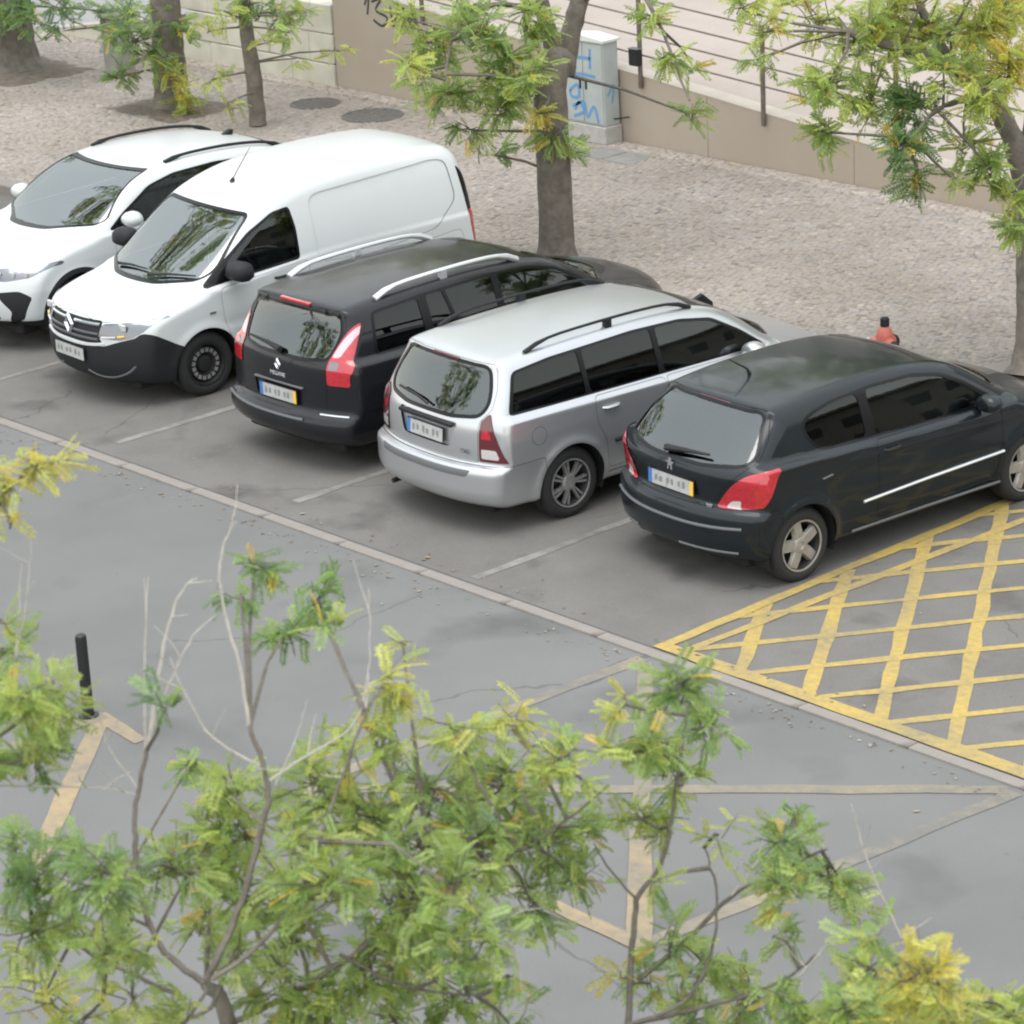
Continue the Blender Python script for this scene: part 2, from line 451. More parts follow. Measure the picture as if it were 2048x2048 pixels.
# ------------------------------------------------------------------ wheels
WHEEL_CACHE = {}
def wheel_meshes(style, rad, wid, rim):
    key = (style, rad, wid, rim)
    if key in WHEEL_CACHE: return WHEEL_CACHE[key]
    h = wid/2
    ty = MB().lathe([(rim-.012, -h+.02), (rim, -h+.005), (rim+.03, -h-.004), (rad-.05, -h-.006), (rad-.02, -h+.012), (rad-.004, -h+.035), (rad, -h+.06),
                     (rad, -.03), (rad-.008, -.027), (rad-.008, -.021), (rad, -.018), (rad, .018), (rad-.008, .021), (rad-.008, .027), (rad, .03),
                     (rad, h-.06), (rad-.004, h-.035), (rad-.02, h-.012), (rad-.05, h+.006), (rim+.03, h+.004), (rim, h-.005), (rim-.012, h-.02)], 44, 'x').mesh('tyre', True, 60)
    rm = MB().lathe([(rim-.014, -h+.03), (rim-.016, h-.045), (rim+.004, h-.012), (rim+.002, h+.001), (rim-.012, h-.002), (rim-.02, h-.02), (rim-.034, h-.06), (rim-.05, -.02), (.04, -.03)], 40, 'x')
    sp = MB(); x0 = h-.012
    if style != 'steel': sp.lathe([(rim+.003, x0-.004), (rim+.004, h+.003), (rim-.010, h+.001), (rim-.022, x0-.016), (rim-.024, x0-.04)], 40, 'x')
    def spoke(a, r0, r1, w0, w1, d0, d1, th=.03):
        u = np.array([0, math.cos(a), math.sin(a)]); v = np.array([0, -math.sin(a), math.cos(a)]); X = np.array([1., 0, 0])
        V = []
        for r_, w_, d_ in ((r0, w0, d0), ((r0+r1)/2, (w0+w1)/2, (d0+d1)/2+.008), (r1, w1, d1)):
            V += [u*r_-v*w_+X*(d_-th), u*r_+v*w_+X*(d_-th), u*r_+v*w_*.72+X*d_, u*r_-v*w_*.72+X*d_]
        F = []
        for i in (0, 4):
            for k in range(4): F.append((i+k, i+(k+1) % 4, i+4+(k+1) % 4, i+4+k))
        F += [(0, 3, 2, 1), (8, 9, 10, 11)]
        sp.add(V, F)
    if style == 'five':
        for i in range(5): spoke(math.pi/2+i*2*math.pi/5, .03, rim-.012, .050, .052, x0-.004, x0-.004)
        sp.lathe([(.075, x0-.05), (.078, x0-.008), (.06, x0+.004), (.034, x0+.004), (.03, x0-.006), (.001, x0-.004)], 24, 'x')
    elif style == 'seven':
        for i in range(7):
            for s_ in (-.13, .13): spoke(math.pi/2+i*2*math.pi/7+s_*.95, .05, rim-.012, .012, .0115, x0-.012, x0-.004)
        sp.lathe([(.07, x0-.05), (.072, x0-.014), (.05, x0-.002), (.03, x0-.0), (.001, x0+.002)], 24, 'x')
    elif style == 'ten':
        for i in range(10): spoke(math.pi/2+i*2*math.pi/10, .04, rim-.012, .018, .016, x0-.016, x0-.004)
        sp.lathe([(.07, x0-.05), (.072, x0-.014), (.05, x0-.002), (.001, x0+.002)], 24, 'x')
    else:   # pressed steel wheel: dark dish with a ring of slots shown as bright lugs
        sp.lathe([(rim-.03, x0-.06), (rim-.035, x0-.03), (rim-.06, x0-.016), (rim-.085, x0-.02), (.085, x0-.045), (.075, x0-.012), (.05, x0-.004), (.001, x0)], 36, 'x')
    hub = None
    if style == 'steel':
        hub = MB()
        for i in range(16):
            a = i*2*math.pi/16; u = np.array([0, math.cos(a), math.sin(a)]); v = np.array([0, -math.sin(a), math.cos(a)])
            hub.prism([(rim-.088, -.016), (rim-.05, -.020), (rim-.05, .020), (rim-.088, .016)], .006, (x0-.018, 0, 0), (u, v, (1, 0, 0)))
        hub = hub.mesh('slot_ring')
    WHEEL_CACHE[key] = (ty, rm.mesh('rim', True, 50), sp.mesh('spokes', True, 35), hub)
    return WHEEL_CACHE[key]
def add_wheel(root, x, y, rad, wid, rim, style, ma, turn=0, spin=0):
    ty, rm, sp, hub = wheel_meshes(style, rad, wid, rim)
    e = bpy.data.objects.new('wheel', None); COL.objects.link(e); e.parent = root
    e.empty_display_size = .1
    e.location = (x-math.copysign(wid/2, x), y, rad-.006); e.rotation_euler = (spin, 0, turn+(0 if x > 0 else math.pi))
    link('tyre', ty, MAT['tyre'], e); link('rim', rm, MAT['steel_dark'], e); link('spokes', sp, ma, e)
    if hub: link('slot_ring', hub, MAT['alloy'], e)

def seat(parent, x, y, mat_, w_=.24, name='seat', back=.62):
    b = MB().box(x-w_, x+w_, y-.22, y+.26, .38, .52, .04)
    V0 = len(b.v); b.box(x-w_, x+w_, y-.30, y-.17, .50, .50+back, .04)
    for i in range(V0, len(b.v)):
        X, Y, Z = b.v[i]; b.v[i] = (X*(1) , Y-(Z-.5)*.30, Z)
    V0 = len(b.v); b.box(x-.12, x+.12, y-.27-back*.3, y-.19-back*.3, .5+back+.03, .5+back+.19, .03)
    b.box(x-.07, x+.07, y-.25-back*.3, y-.22-back*.3, .5+back-.03, .5+back+.05)
    b.build(name, mat_, parent, True)

# ------------------------------------------------------------------ car assembly
def build_car(c):
    root = thing(c['name'], c['label'], c['cat'], c['loc'], c['rz'], c.get('group'))
    surf, F = body_surface(c, c.get('g', .027))
    L = c['L']; pm = MAT[c['paint']]
    gaps = []; trims = []
    # wheel arches
    for yw in (c['wheel_r'], c['wheel_f']):
        for sg in (1, -1):
            f = lambda s: np.maximum(np.hypot(s.V[:, 1]-yw, s.V[:, 2]-c['tyre_r'])-c['arch_r'], .35-s.V[:, 0]*sg)
            _, surf = surf.cut(f(surf))
    for sg in (1, -1):
        for yw in (c['wheel_r'], c['wheel_f']):
            a = c['arch_r']; X1 = c['W']/2-.03; X0 = X1-.32
            wl_ = MB(); n = 20; V = []
            for i in range(n+1):
                t = math.pi*(-.12+1.24*i/n)
                for xx in (X1, X0): V.append((sg*xx, yw+(a+.012)*math.cos(t), c['tyre_r']+(a+.012)*math.sin(t)))
            Fq = [(2*i, 2*i+1, 2*i+3, 2*i+2) for i in range(n)]
            V.append((sg*X0, yw, c['tyre_r'])); q = len(V)-1
            Fq += [(2*i+1, q, 2*i+3) for i in range(n)]
            wl_.add(V, Fq).build('wheel_arch', MAT['underbody'], root)
    # regions
    for r in c['regions']:
        sides = r.get('sides', [None])
        for sg in sides:
            rr = dict(r)
            if sg is not None: rr['sgn'] = sg
            if 'poly' in rr: rr['poly'] = round_poly(rr['poly'], rr.get('round', 0))
            t = rr['type']
            f = proj_f(surf, rr)
            par = root
            if t in ('glass', 'dlo'):
                sealw = rr.get('seal', .022)
                ch, surf = surf.cut(f-(sealw if t == 'glass' else 0))
                if t == 'glass':
                    gl_, ring = ch.cut(proj_f(ch, rr))
                    fr = ring.part('window_seal', MAT[rr.get('seal_mat', 'frit')], root, .002)
                    o = gl_.part(rr['name'], MAT[rr['mat']], root, rr.get('off', -.004))
                else:
                    frame_parent = root
                    panes = []
                    for pn in rr['panes']:
                        pr = dict(proj='side', poly=round_poly(pn['poly'], pn.get('round', .03)), sgn=sg)
                        gl_, ch = ch.cut(proj_f(ch, pr))
                        panes.append((gl_, pn))
                    ch.part('window_frame', MAT[rr.get('frame_mat', 'frit')], root, .001)
                    for gl_, pn in panes: gl_.part('side_window', MAT[pn['mat']], root, -.004)
            elif t == 'panel':
                ch, surf = surf.cut(f-.0035)
                pn, ring = ch.cut(proj_f(ch, rr))
                gaps.append(ring)
                o = pn.part(rr['name'], MAT[rr.get('mat', c['paint'])], root, rr.get('off', 0))
                if pn is not None: trims.append(pn)
                for sub in rr.get('subs', []):
                    sub(o, sg)
            elif t == 'part':
                ch, surf = surf.cut(f)
                subs = rr.get('inner', [])
                inner = []
                for sp_ in subs:
                    q = dict(sp_)
                    if sg is not None: q['sgn'] = sg
                    if 'poly' in q: q['poly'] = round_poly(q['poly'], q.get('round', 0))
                    i_, ch = ch.cut(proj_f(ch, q)); inner.append((i_, q))
                o = ch.part(rr['name'], MAT[rr['mat']], root, rr.get('off', .002))
                for i_, q in inner:
                    if o is not None: i_.part(q['name'], MAT[q['mat']], o, q.get('off', rr.get('off', .002)+.001))
            elif t == 'gap':
                ch, surf = surf.cut(f); gaps.append(ch)
    # underside
    und, surf = surf.cut(np.maximum(surf.V[:, 2]-.30, surf.N[:, 2]+.6))
    und.part('underbody', MAT['underbody'], root)
    surf.part('body', pm, root)
    if gaps: join(gaps).part('panel_gap', MAT['rubber'], root, -.006)
    tr_ = join([surf]+trims)
    k_, _ = tr_.cut(.45-tr_.V[:, 2])
    k_, _ = k_.cut(k_.V[:, 1]-c['cowl_y'])
    k_.part('interior_trim', MAT['interior'], root, -.035)
    # cabin
    hw = c['W']/2-.12
    fl = MB().box(-hw, hw, .35, c['cowl_y'], .28, .33)
    fl.build('cabin_floor', MAT['interior'], root)
    if c.get('seats', True):
        sy = c['seat_y']
        for sx in (-.36, .36): seat(root, sx, sy, MAT[c.get('seat_mat', 'seat_cloth')])
        if c.get('rear_seat'):
            seat(root, 0, c['rear_seat'], MAT['seat_cloth'], w_=hw-.1, name='rear_bench')
        db = MB(); cy = c['cowl_y']; zd = c['dash_z']
        db.prism([(cy-.75, .35), (cy-.75, zd-.22), (cy-.66, zd-.06), (cy-.45, zd), (cy+.05, zd-.03), (cy+.05, .35)], 2*(hw-.06), (-(hw-.06), 0, 0), ((0, 1, 0), (0, 0, 1), (1, 0, 0)))
        db.build('dashboard', MAT['interior'], root, True)
        st = MB(); sxw = -.36; n = 20
        cpt = np.array([sxw, cy-.88, zd-.03]); u = np.array([1, 0, 0]); v = np.array([0, .42, .9])
        st.tube([cpt+.18*(math.cos(2*math.pi*i/n)*u+math.sin(2*math.pi*i/n)*v) for i in range(n+1)], .014, 6)
        st.tube([cpt, cpt+np.array([0, .25, -.12])], .03, 6); st.tube([cpt-.17*u, cpt+.17*u], .018, 5)
        st.build('steering_wheel', MAT['rubber'], root, True)
    hw2 = c['W']/2
    for yw, tn in ((c['wheel_r'], 0), (c['wheel_f'], c.get('steer', 0))):
        for sg in (1, -1):
            add_wheel(root, sg*(hw2-c.get('inset', .035)), yw, c['tyre_r'], c.get('tyre_w', .19), c['rim_r'], c['wheel_style'], MAT[c['rim_mat']], tn, spin=c.get('spin', .2))
    # axle block so that nothing shows through under the car
    MB().box(-hw2+.22, hw2-.22, .25, L-.3, .17, .30, .02).build('chassis', MAT['underbody'], root)
    # helper: surface point along a ray from inside
    def hit(o_, d_):
        o_ = np.array(o_, float); d_ = np.array(d_, float); lo, hi = 0., 1.
        for _ in range(40):
            m_ = .5*(lo+hi)
            if F((o_+d_*m_)[None])[0] < 0: lo = m_
            else: hi = m_
        return o_+d_*lo
    root.scale = (c.get('scale', 1.0),)*3
    for fn in c.get('extras', []): fn(c, root, hit)
    return root

def plate(c, root, hit, z, back=True, w_=.52, h=.115, yellow=True, tilt=0., lift=.012, blue=True, x=0.):
    L = c['L']; yy = hit((x, .9 if back else L-.9, z), (0, -2 if back else 2, 0))[1]
    s = -1 if back else 1
    y = yy+s*lift
    e = MB().box(-w_/2-.008, w_/2+.008, -.004, .004, -h/2-.008, h/2+.008, .002)
    o = e.build('number_plate', MAT['plastic_black'], root); o.location = (x, y, z); o.rotation_euler = (tilt, 0, 0)
    bl = .045 if blue else 0; yl = .04 if yellow else 0
    x0, x1 = -w_/2+bl, w_/2-yl
    fy0, fy1 = (-.007, -.0045) if back else (.0045, .007)
    MB().box(x0, x1, fy0, fy1, -h/2, h/2).build('plate_face', MAT['plate_white'], o)
    pr = random.Random(int(z*1000)+int(L*100)); mk = MB(); n_ = 0
    cw = (x1-x0-.05)/7.2; xx = x0+.025
    for i in range(6):
        ww = cw*.74; hh = h*.60
        for q in range(2):      # blurred characters: soft-cornered smudges
            c0 = xx+ww*(.30+.4*q)+pr.uniform(-.003, .003); zz = pr.uniform(-.1, .1)*hh; rw = ww*pr.uniform(.18, .30); rh = hh*pr.uniform(.28, .5)
            P8 = [(c0+rw*u, zz+rh*v) for u, v in ((-1, -.5), (-.6, -1), (.6, -1), (1, -.5), (1, .5), (.6, 1), (-.6, 1), (-1, .5))]
            mk.prism(P8, .0008, (0, (fy0-.0004-.0003*q) if back else (fy1-.0002+.0003*q), 0), ((1, 0, 0), (0, 0, 1), (0, 1, 0)))
        xx += cw*(1.0 if i % 2 == 0 else 1.5)
    if not back:
        for i in range(len(mk.v)): mk.v[i] = (-mk.v[i][0], mk.v[i][1], mk.v[i][2])
    mo = mk.build('plate_marks', MAT['plate_ink'], o); mo['kind'] = 'stuff'
    if back:
        if blue: MB().box(-w_/2, x0, fy0, fy1, -h/2, h/2).build('country_band', MAT['plate_blue'], o)
        if yellow: MB().box(x1, w_/2, fy0, fy1, -h/2, h/2).build('date_band', MAT['plate_yellow'], o)
    return o
def mirror_part(root, x, y, z, m1, m2, sgn, mk=1.0, square=0.):
    b = MB(); pr = [(0, 0)]
    V = []; n = 12
    for i, (t, s_) in enumerate([(-.09, .45), (-.075, .8), (-.03, 1.), (.03, .95), (.07, .7), (.085, .3)]):
        for k in range(n):
            a = 2*math.pi*k/n
            ca, sa = math.cos(a), math.sin(a)
            if square: ca = math.copysign(abs(ca)**(1-square), ca); sa = math.copysign(abs(sa)**(1-square), sa)
            V.append((sgn*(x+.10*mk+.115*mk*s_*ca*(1-.1*sa)), y+t*mk, z+.075*mk*s_*sa))
    F = []
    for i in range(5):
        for k in range(n): j = (k+1) % n; F.append((i*n+k, i*n+j, i*n+n+j, i*n+n+k))
    F += [tuple(range(n-1, -1, -1)), tuple(range(5*n, 6*n))]
    b.add(V, F); o = b.build('door_mirror', m1, root, True, 60)
    MB().tube([(sgn*(x-.06), y+.02, z-.06), (sgn*(x+.03), y+.01, z-.05)], [.035, .03], 6).build('mirror_arm', m2, o, True)
    return o
def handle_part(root, hit, y, z, sgn, ma, w_=.18, name='door_handle'):
    p = hit((0, y, z), (1.6*sgn, 0, 0)); x = p[0]+sgn*.022
    MB().tube([(x-sgn*.028, y-w_/2, z), (x, y-w_/2+.03, z), (x+sgn*.003, y, z), (x, y+w_/2-.03, z), (x-sgn*.028, y+w_/2, z)], [.012, .014, .015, .014, .012], 6).build(name, ma, root, True)
def roof_rail(root, hit, x, ys, h, rad, ma, sgn, feet=(), flat=False):
    P = []; n = 14
    for i in range(n+1):
        y = ys[0]+(ys[1]-ys[0])*i/n; zt = hit((x*sgn, y, .8), (0, 0, 1.4))[2]
        e = min(i, n-i); P.append((x*sgn, y, zt+h*(0 if e == 0 else .62 if e == 1 else .93 if e == 2 else 1)+.004))
    b = MB().tube(P, [rad*1.5 if min(i, n-i) < 2 else rad for i in range(n+1)], 8)
    for fy in feet:
        zt = hit((x*sgn, fy, .8), (0, 0, 1.4))[2]; b.box(x*sgn-.02, x*sgn+.02, fy-.035, fy+.035, zt-.01, zt+h)
    b.build('roof_rail', ma, root, True)
def wiper(root, P, ma):
    b = MB().tube(P, .011, 5); b.build('wiper', ma, root)
def strip_on(root, hit, pts, axis, rad, ma, name):
    """thin moulding that follows the body"""
    P = []
    for (a, z) in pts:
        if axis == 'rear': p = hit((a, .9, z), (0, -2, 0)); p[1] -= rad*.3
        elif axis == 'right': p = hit((0, a, z), (1.6, 0, 0)); p[0] += rad*.3
        elif axis == 'left': p = hit((0, a, z), (-1.6, 0, 0)); p[0] -= rad*.3
        P.append(p)
    MB().tube(P, rad, 6).build(name, ma, root, True)
def text_part(root, s, loc, rot, size, ma, name, depth=.003):
    cu = bpy.data.curves.new(name, 'FONT'); cu.body = s; cu.size = size; cu.extrude = depth; cu.align_x = 'CENTER'; cu.resolution_u = 2
    t = bpy.data.objects.new(name, cu); COL.objects.link(t)
    dg = bpy.context.evaluated_depsgraph_get(); me = bpy.data.meshes.new_from_object(t.evaluated_get(dg))
    bpy.data.objects.remove(t)
    o = link(name, me, None, root); me.materials.clear(); me.materials.append(ma)
    o.location = loc; o.rotation_euler = rot; return o
def diamond_badge(root, loc, back, w_=.06, h=.085, th=.014, name='badge', ma='chrome', wide=.38):
    s = -1 if back else 1
    b = MB(); O = [(0, -h), (w_, 0), (0, h), (-w_, 0)]; I = [(0, -h*wide*1.2), (w_*wide, 0), (0, h*wide*1.2), (-w_*wide, 0)]
    V = [(p[0], 0, p[1]) for p in O]+[(p[0], s*th, p[1]) for p in [(q[0]*.75, q[1]*.75) for q in O]]+[(p[0], 0, p[1]) for p in I]
    F = []
    for i in range(4):
        j = (i+1) % 4; F += [(i, j, 4+j, 4+i), (4+i, 4+j, 8+j, 8+i)]
    b.add(V, F); o = b.build(name, MAT[ma], root); o.location = loc; return o

# ------------------------------------------------------------------ SETTING
def ground_mat(name, c1, c2, big=.35, fine=90, bump=.25, stain=None, rough=.9, cracks=None):
    m_ = bpy.data.materials.new(name); m_.use_nodes = True; n, l = nodes_of(m_); b = n['Principled BSDF']
    b.inputs['Roughness'].default_value = rough; b.inputs['Specular IOR Level'].default_value = .3
    tc = n.new('ShaderNodeTexCoord')
    n1 = n.new('ShaderNodeTexNoise'); n1.inputs['Scale'].default_value = big; n1.inputs['Detail'].default_value = 6; n1.inputs['Roughness'].default_value = .6
    n2 = n.new('ShaderNodeTexNoise'); n2.inputs['Scale'].default_value = fine; n2.inputs['Detail'].default_value = 3
    for q in (n1, n2): l.new(tc.outputs['Object'], q.inputs['Vector'])
    ad = n.new('ShaderNodeMath'); ad.operation = 'MULTIPLY_ADD'; ad.inputs[1].default_value = .62; l.new(n2.outputs['Fac'], ad.inputs[0]); l.new(n1.outputs['Fac'], ad.inputs[2])
    rp = n.new('ShaderNodeValToRGB'); rp.color_ramp.elements[0].position = .45; rp.color_ramp.elements[1].position = .98
    rp.color_ramp.elements[0].color = (*c1, 1); rp.color_ramp.elements[1].color = (*c2, 1)
    l.new(ad.outputs[0], rp.inputs[0]); last = rp.outputs[0]
    if stain:
        n3 = n.new('ShaderNodeTexNoise'); n3.inputs['Scale'].default_value = stain[1]; n3.inputs['Detail'].default_value = 5; l.new(tc.outputs['Object'], n3.inputs['Vector'])
        r3 = n.new('ShaderNodeValToRGB'); r3.color_ramp.elements[0].position = .56; r3.color_ramp.elements[1].position = .72; l.new(n3.outputs['Fac'], r3.inputs[0])
        mx = n.new('ShaderNodeMixRGB'); mx.inputs[2].default_value = (*stain[0], 1); l.new(r3.outputs[0], mx.inputs[0]); l.new(last, mx.inputs[1])
        last = mx.outputs[0]
    if cracks:
        # hairline cracks and small tar spots
        wv = n.new('ShaderNodeTexNoise'); wv.inputs['Scale'].default_value = 1.3; wv.inputs['Detail'].default_value = 4; l.new(tc.outputs['Object'], wv.inputs['Vector'])
        mxv = n.new('ShaderNodeMixRGB'); mxv.inputs[0].default_value = .35; l.new(tc.outputs['Object'], mxv.inputs[1]); l.new(wv.outputs['Color'], mxv.inputs[2])
        vo = n.new('ShaderNodeTexVoronoi'); vo.feature = 'DISTANCE_TO_EDGE'; vo.inputs['Scale'].default_value = cracks; l.new(mxv.outputs[0], vo.inputs['Vector'])
        lt = n.new('ShaderNodeMath'); lt.operation = 'LESS_THAN'; lt.inputs[1].default_value = .0022; l.new(vo.outputs['Distance'], lt.inputs[0])
        mk = n.new('ShaderNodeTexNoise'); mk.inputs['Scale'].default_value = .45; l.new(tc.outputs['Object'], mk.inputs['Vector'])
        gt = n.new('ShaderNodeMath'); gt.operation = 'GREATER_THAN'; gt.inputs[1].default_value = .53; l.new(mk.outputs['Fac'], gt.inputs[0])
        sp = n.new('ShaderNodeTexVoronoi'); sp.inputs['Scale'].default_value = 2.6; sp.inputs['Randomness'].default_value = 1; l.new(tc.outputs['Object'], sp.inputs['Vector'])
        sl = n.new('ShaderNodeMath'); sl.operation = 'LESS_THAN'; sl.inputs[1].default_value = .045; l.new(sp.outputs['Distance'], sl.inputs[0])
        m0 = n.new('ShaderNodeMath'); m0.operation = 'MULTIPLY'; l.new(lt.outputs[0], m0.inputs[0]); l.new(gt.outputs[0], m0.inputs[1])
        m1 = n.new('ShaderNodeMath'); m1.operation = 'MULTIPLY_ADD'; m1.inputs[1].default_value = .22; l.new(sl.outputs[0], m1.inputs[0])
        mm = n.new('ShaderNodeMath'); mm.operation = 'MULTIPLY'; mm.inputs[1].default_value = .40; l.new(m0.outputs[0], mm.inputs[0]); l.new(mm.outputs[0], m1.inputs[2])
        mc = n.new('ShaderNodeMixRGB'); mc.inputs[2].default_value = (*[v*.45 for v in c1], 1); l.new(m1.outputs[0], mc.inputs[0]); l.new(last, mc.inputs[1]); last = mc.outputs[0]
    l.new(last, b.inputs['Base Color'])
    bp = n.new('ShaderNodeBump'); bp.inputs['Strength'].default_value = bump; bp.inputs['Distance'].default_value = .01; l.new(n2.outputs['Fac'], bp.inputs['Height']); l.new(bp.outputs[0], b.inputs['Normal'])
    MAT[name] = m_; return m_
def worn_paint(name, col, base, amount=.5, scale=14):
    m_ = bpy.data.materials.new(name); m_.use_nodes = True; n, l = nodes_of(m_); b = n['Principled BSDF']
    b.inputs['Roughness'].default_value = .75
    tc = n.new('ShaderNodeTexCoord'); n1 = n.new('ShaderNodeTexNoise'); n1.inputs['Scale'].default_value = scale; n1.inputs['Detail'].default_value = 8; n1.inputs['Roughness'].default_value = .7
    n2 = n.new('ShaderNodeTexNoise'); n2.inputs['Scale'].default_value = 1.2; n2.inputs['Detail'].default_value = 3
    for q in (n1, n2): l.new(tc.outputs['Object'], q.inputs['Vector'])
    ad = n.new('ShaderNodeMath'); ad.operation = 'ADD'; l.new(n1.outputs['Fac'], ad.inputs[0]); l.new(n2.outputs['Fac'], ad.inputs[1])
    rp = n.new('ShaderNodeValToRGB'); rp.color_ramp.elements[0].position = max(0, amount-.12); rp.color_ramp.elements[1].position = amount+.12
    hf = n.new('ShaderNodeMath'); hf.operation = 'MULTIPLY'; hf.inputs[1].default_value = .5; l.new(ad.outputs[0], hf.inputs[0]); l.new(hf.outputs[0], rp.inputs[0])
    mx = n.new('ShaderNodeMixRGB'); mx.inputs[1].default_value = (*base, 1); mx.inputs[2].default_value = (*col, 1); l.new(rp.outputs[0], mx.inputs[0]); l.new(mx.outputs[0], b.inputs['Base Color'])
    MAT[name] = m_; return m_
ASPH = (.088, .090, .095)
ground_mat('asphalt_road', (.118, .117, .115), (.160, .158, .155), big=.5, stain=((.104, .104, .102), .8), cracks=.30)
ground_mat('asphalt_bay', (.105, .099, .092), (.160, .151, .141), big=.9, stain=((.074, .070, .066), 1.1), cracks=.42)
ground_mat('concrete_kerb', (.19, .172, .155), (.25, .228, .205), big=2.5, stain=((.14, .122, .108), 3.))
ground_mat('pavement_bed', (.225, .20, .178), (.275, .245, .22), big=1.)
ground_mat('ramp_paving', (.31, .265, .235), (.37, .32, .285), big=1.2, fine=40, bump=.1)
ground_mat('far_ground', (.20, .20, .20), (.27, .265, .26), big=.4)
worn_paint('yellow_paint', (.42, .295, .070), (.20, .17, .11), .475, 18)
worn_paint('yellow_paint_old', (.255, .21, .135), (.14, .135, .125), .525, 9)
worn_paint('orange_paint', (.32, .235, .125), (.17, .152, .125), .50, 12)
worn_paint('white_paint_old', (.265, .25, .232), (.14, .132, .122), .53, 8)

def sheet(name, pts, z, m_, kind='structure', parent=None):
    o = MB().add([(x, y, z) for x, y in pts], [tuple(range(len(pts)))]).build(name, m_, parent)
    if kind: o['kind'] = kind
    return o
sheet('road', [(-260, -260), (260, -260), (260, 260), (-260, 260)], 0, MAT['asphalt_road'])
KY = 5.02   # raised kerb of the pavement
sheet('parking_bay', [(-40, .06), (30, .06), (30, KY), (-40, KY)], .004, MAT['asphalt_bay'])
# flush kerb between the road and the bays, one stone after another
kerb = bpy.data.objects.new('kerb', None); COL.objects.link(kerb); kerb['kind'] = 'structure'
ks = MB().box(-.4985, .4985, -.052, .052, -.05, .018, .005).mesh('kerb_stone'); ks.materials.append(MAT['concrete_kerb'])
for i in range(26):
    o = link('kerb_stone', ks, None, kerb); o.location = (-14+i*1.0, -.03+rng.normal(0, .004), rng.normal(0, .002)); o.rotation_euler = (0, 0, rng.normal(0, .004))
kerb2 = bpy.data.objects.new('pavement_kerb', None); COL.objects.link(kerb2); kerb2['kind'] = 'structure'
ks2 = MB().box(-.49, .49, 0, .15, -.05, .125, .012).mesh('kerb_stone'); ks2.materials.append(MAT['concrete_kerb'])
for i in range(34):
    o = link('kerb_stone', ks2, None, kerb2); o.location = (-26+i*1.0, KY, rng.normal(0, .002))
PY0 = KY+.15
sheet('pavement', [(-60, PY0), (30, PY0), (30, 11.2), (-60, 11.2)], .1145, MAT['pavement_bed'])

# cobbles of the pavement: real stones, too small to pick apart singly
def cobbles():
    m_ = bpy.data.materials.new('limestone'); m_.use_nodes = True; n, l = nodes_of(m_); b = n['Principled BSDF']; b.inputs['Roughness'].default_value = .8
    at_ = n.new('ShaderNodeVertexColor'); at_.layer_name = 'tint'
    tc = n.new('ShaderNodeTexCoord'); nz = n.new('ShaderNodeTexNoise'); nz.inputs['Scale'].default_value = .55; nz.inputs['Detail'].default_value = 7; nz.inputs['Roughness'].default_value = .62
    l.new(tc.outputs['Object'], nz.inputs['Vector'])
    rp = n.new('ShaderNodeValToRGB'); rp.color_ramp.elements[0].position = .36; rp.color_ramp.elements[0].color = (.80, .78, .76, 1); rp.color_ramp.elements[1].position = .6; rp.color_ramp.elements[1].color = (1, 1, 1, 1)
    l.new(nz.outputs['Fac'], rp.inputs[0])
    mx = n.new('ShaderNodeMixRGB'); mx.blend_type = 'MULTIPLY'; mx.inputs[0].default_value = 1; l.new(at_.outputs[0], mx.inputs[1]); l.new(rp.outputs[0], mx.inputs[2]); l.new(mx.outputs[0], b.inputs['Base Color'])
    MAT['limestone'] = m_
    pit = .072
    nx, ny = int(27/pit), int((11.1-PY0)/pit)
    I, J = np.meshgrid(np.arange(nx), np.arange(ny), indexing='ij'); I = I.ravel(); J = J.ravel()
    cx = -22.5+(I+.5*(J % 2))*pit+rng.normal(0, .010, len(I)); cy = PY0+.03+(J+.5)*pit+rng.normal(0, .010, len(I))
    keep = np.ones(len(I), bool)
    for (hx, hy, hr) in HOLES: keep &= np.hypot(cx-hx, cy-hy) > hr
    for (x0, x1, y0, y1) in PITS: keep &= ~((cx > x0) & (cx < x1) & (cy > y0) & (cy < y1))
    cx, cy = cx[keep], cy[keep]; N = len(cx)
    ang = rng.normal(0, .5, N); h = rng.normal(.122, .0018, N); s = rng.uniform(.033, .037, N)
    ca, sa = np.cos(ang), np.sin(ang)
    V = np.zeros((N, 8, 3)); q = [(-1, -1), (1, -1), (1, 1), (-1, 1)]
    jit = rng.normal(0, .003, (N, 8, 2))
    tx_, ty_ = rng.normal(0, .025, N), rng.normal(0, .025, N)
    for k in range(8):
        sc = s*(.88 if k >= 4 else 1.0); u, v = q[k % 4]
        X = u*sc+jit[:, k, 0]; Y = v*sc+jit[:, k, 1]
        V[:, k, 0] = cx+ca*X-sa*Y; V[:, k, 1] = cy+sa*X+ca*Y; V[:, k, 2] = (h+tx_*X+ty_*Y) if k >= 4 else h-.008
    F0 = np.array([(4, 5, 6, 7), (0, 1, 5, 4), (1, 2, 6, 5), (2, 3, 7, 6), (3, 0, 4, 7)])
    F = (F0[None]+(np.arange(N)*8)[:, None, None]).reshape(-1, 4)
    base = np.array([.312, .272, .241]); t = rng.normal(1, .045, N)[:, None]; warm = rng.normal(0, .007, N)[:, None]
    colr = np.clip(base*t+warm*np.array([1, .2, -.8]), .12, .75); dk = rng.random(N) < .06; colr[dk] *= .75; br = rng.random(N) < .04; colr[br] *= 1.2
    colr[cy > 10.80] *= 1.28
    me = mesh_np('cobbles', V.reshape(-1, 3), F, False, None, np.repeat(colr, 8, 0))
    o = link('cobbles', me, MAT['limestone']); tag(o, 'pale limestone cobbles laid over the pavement', None, None, 'stuff')
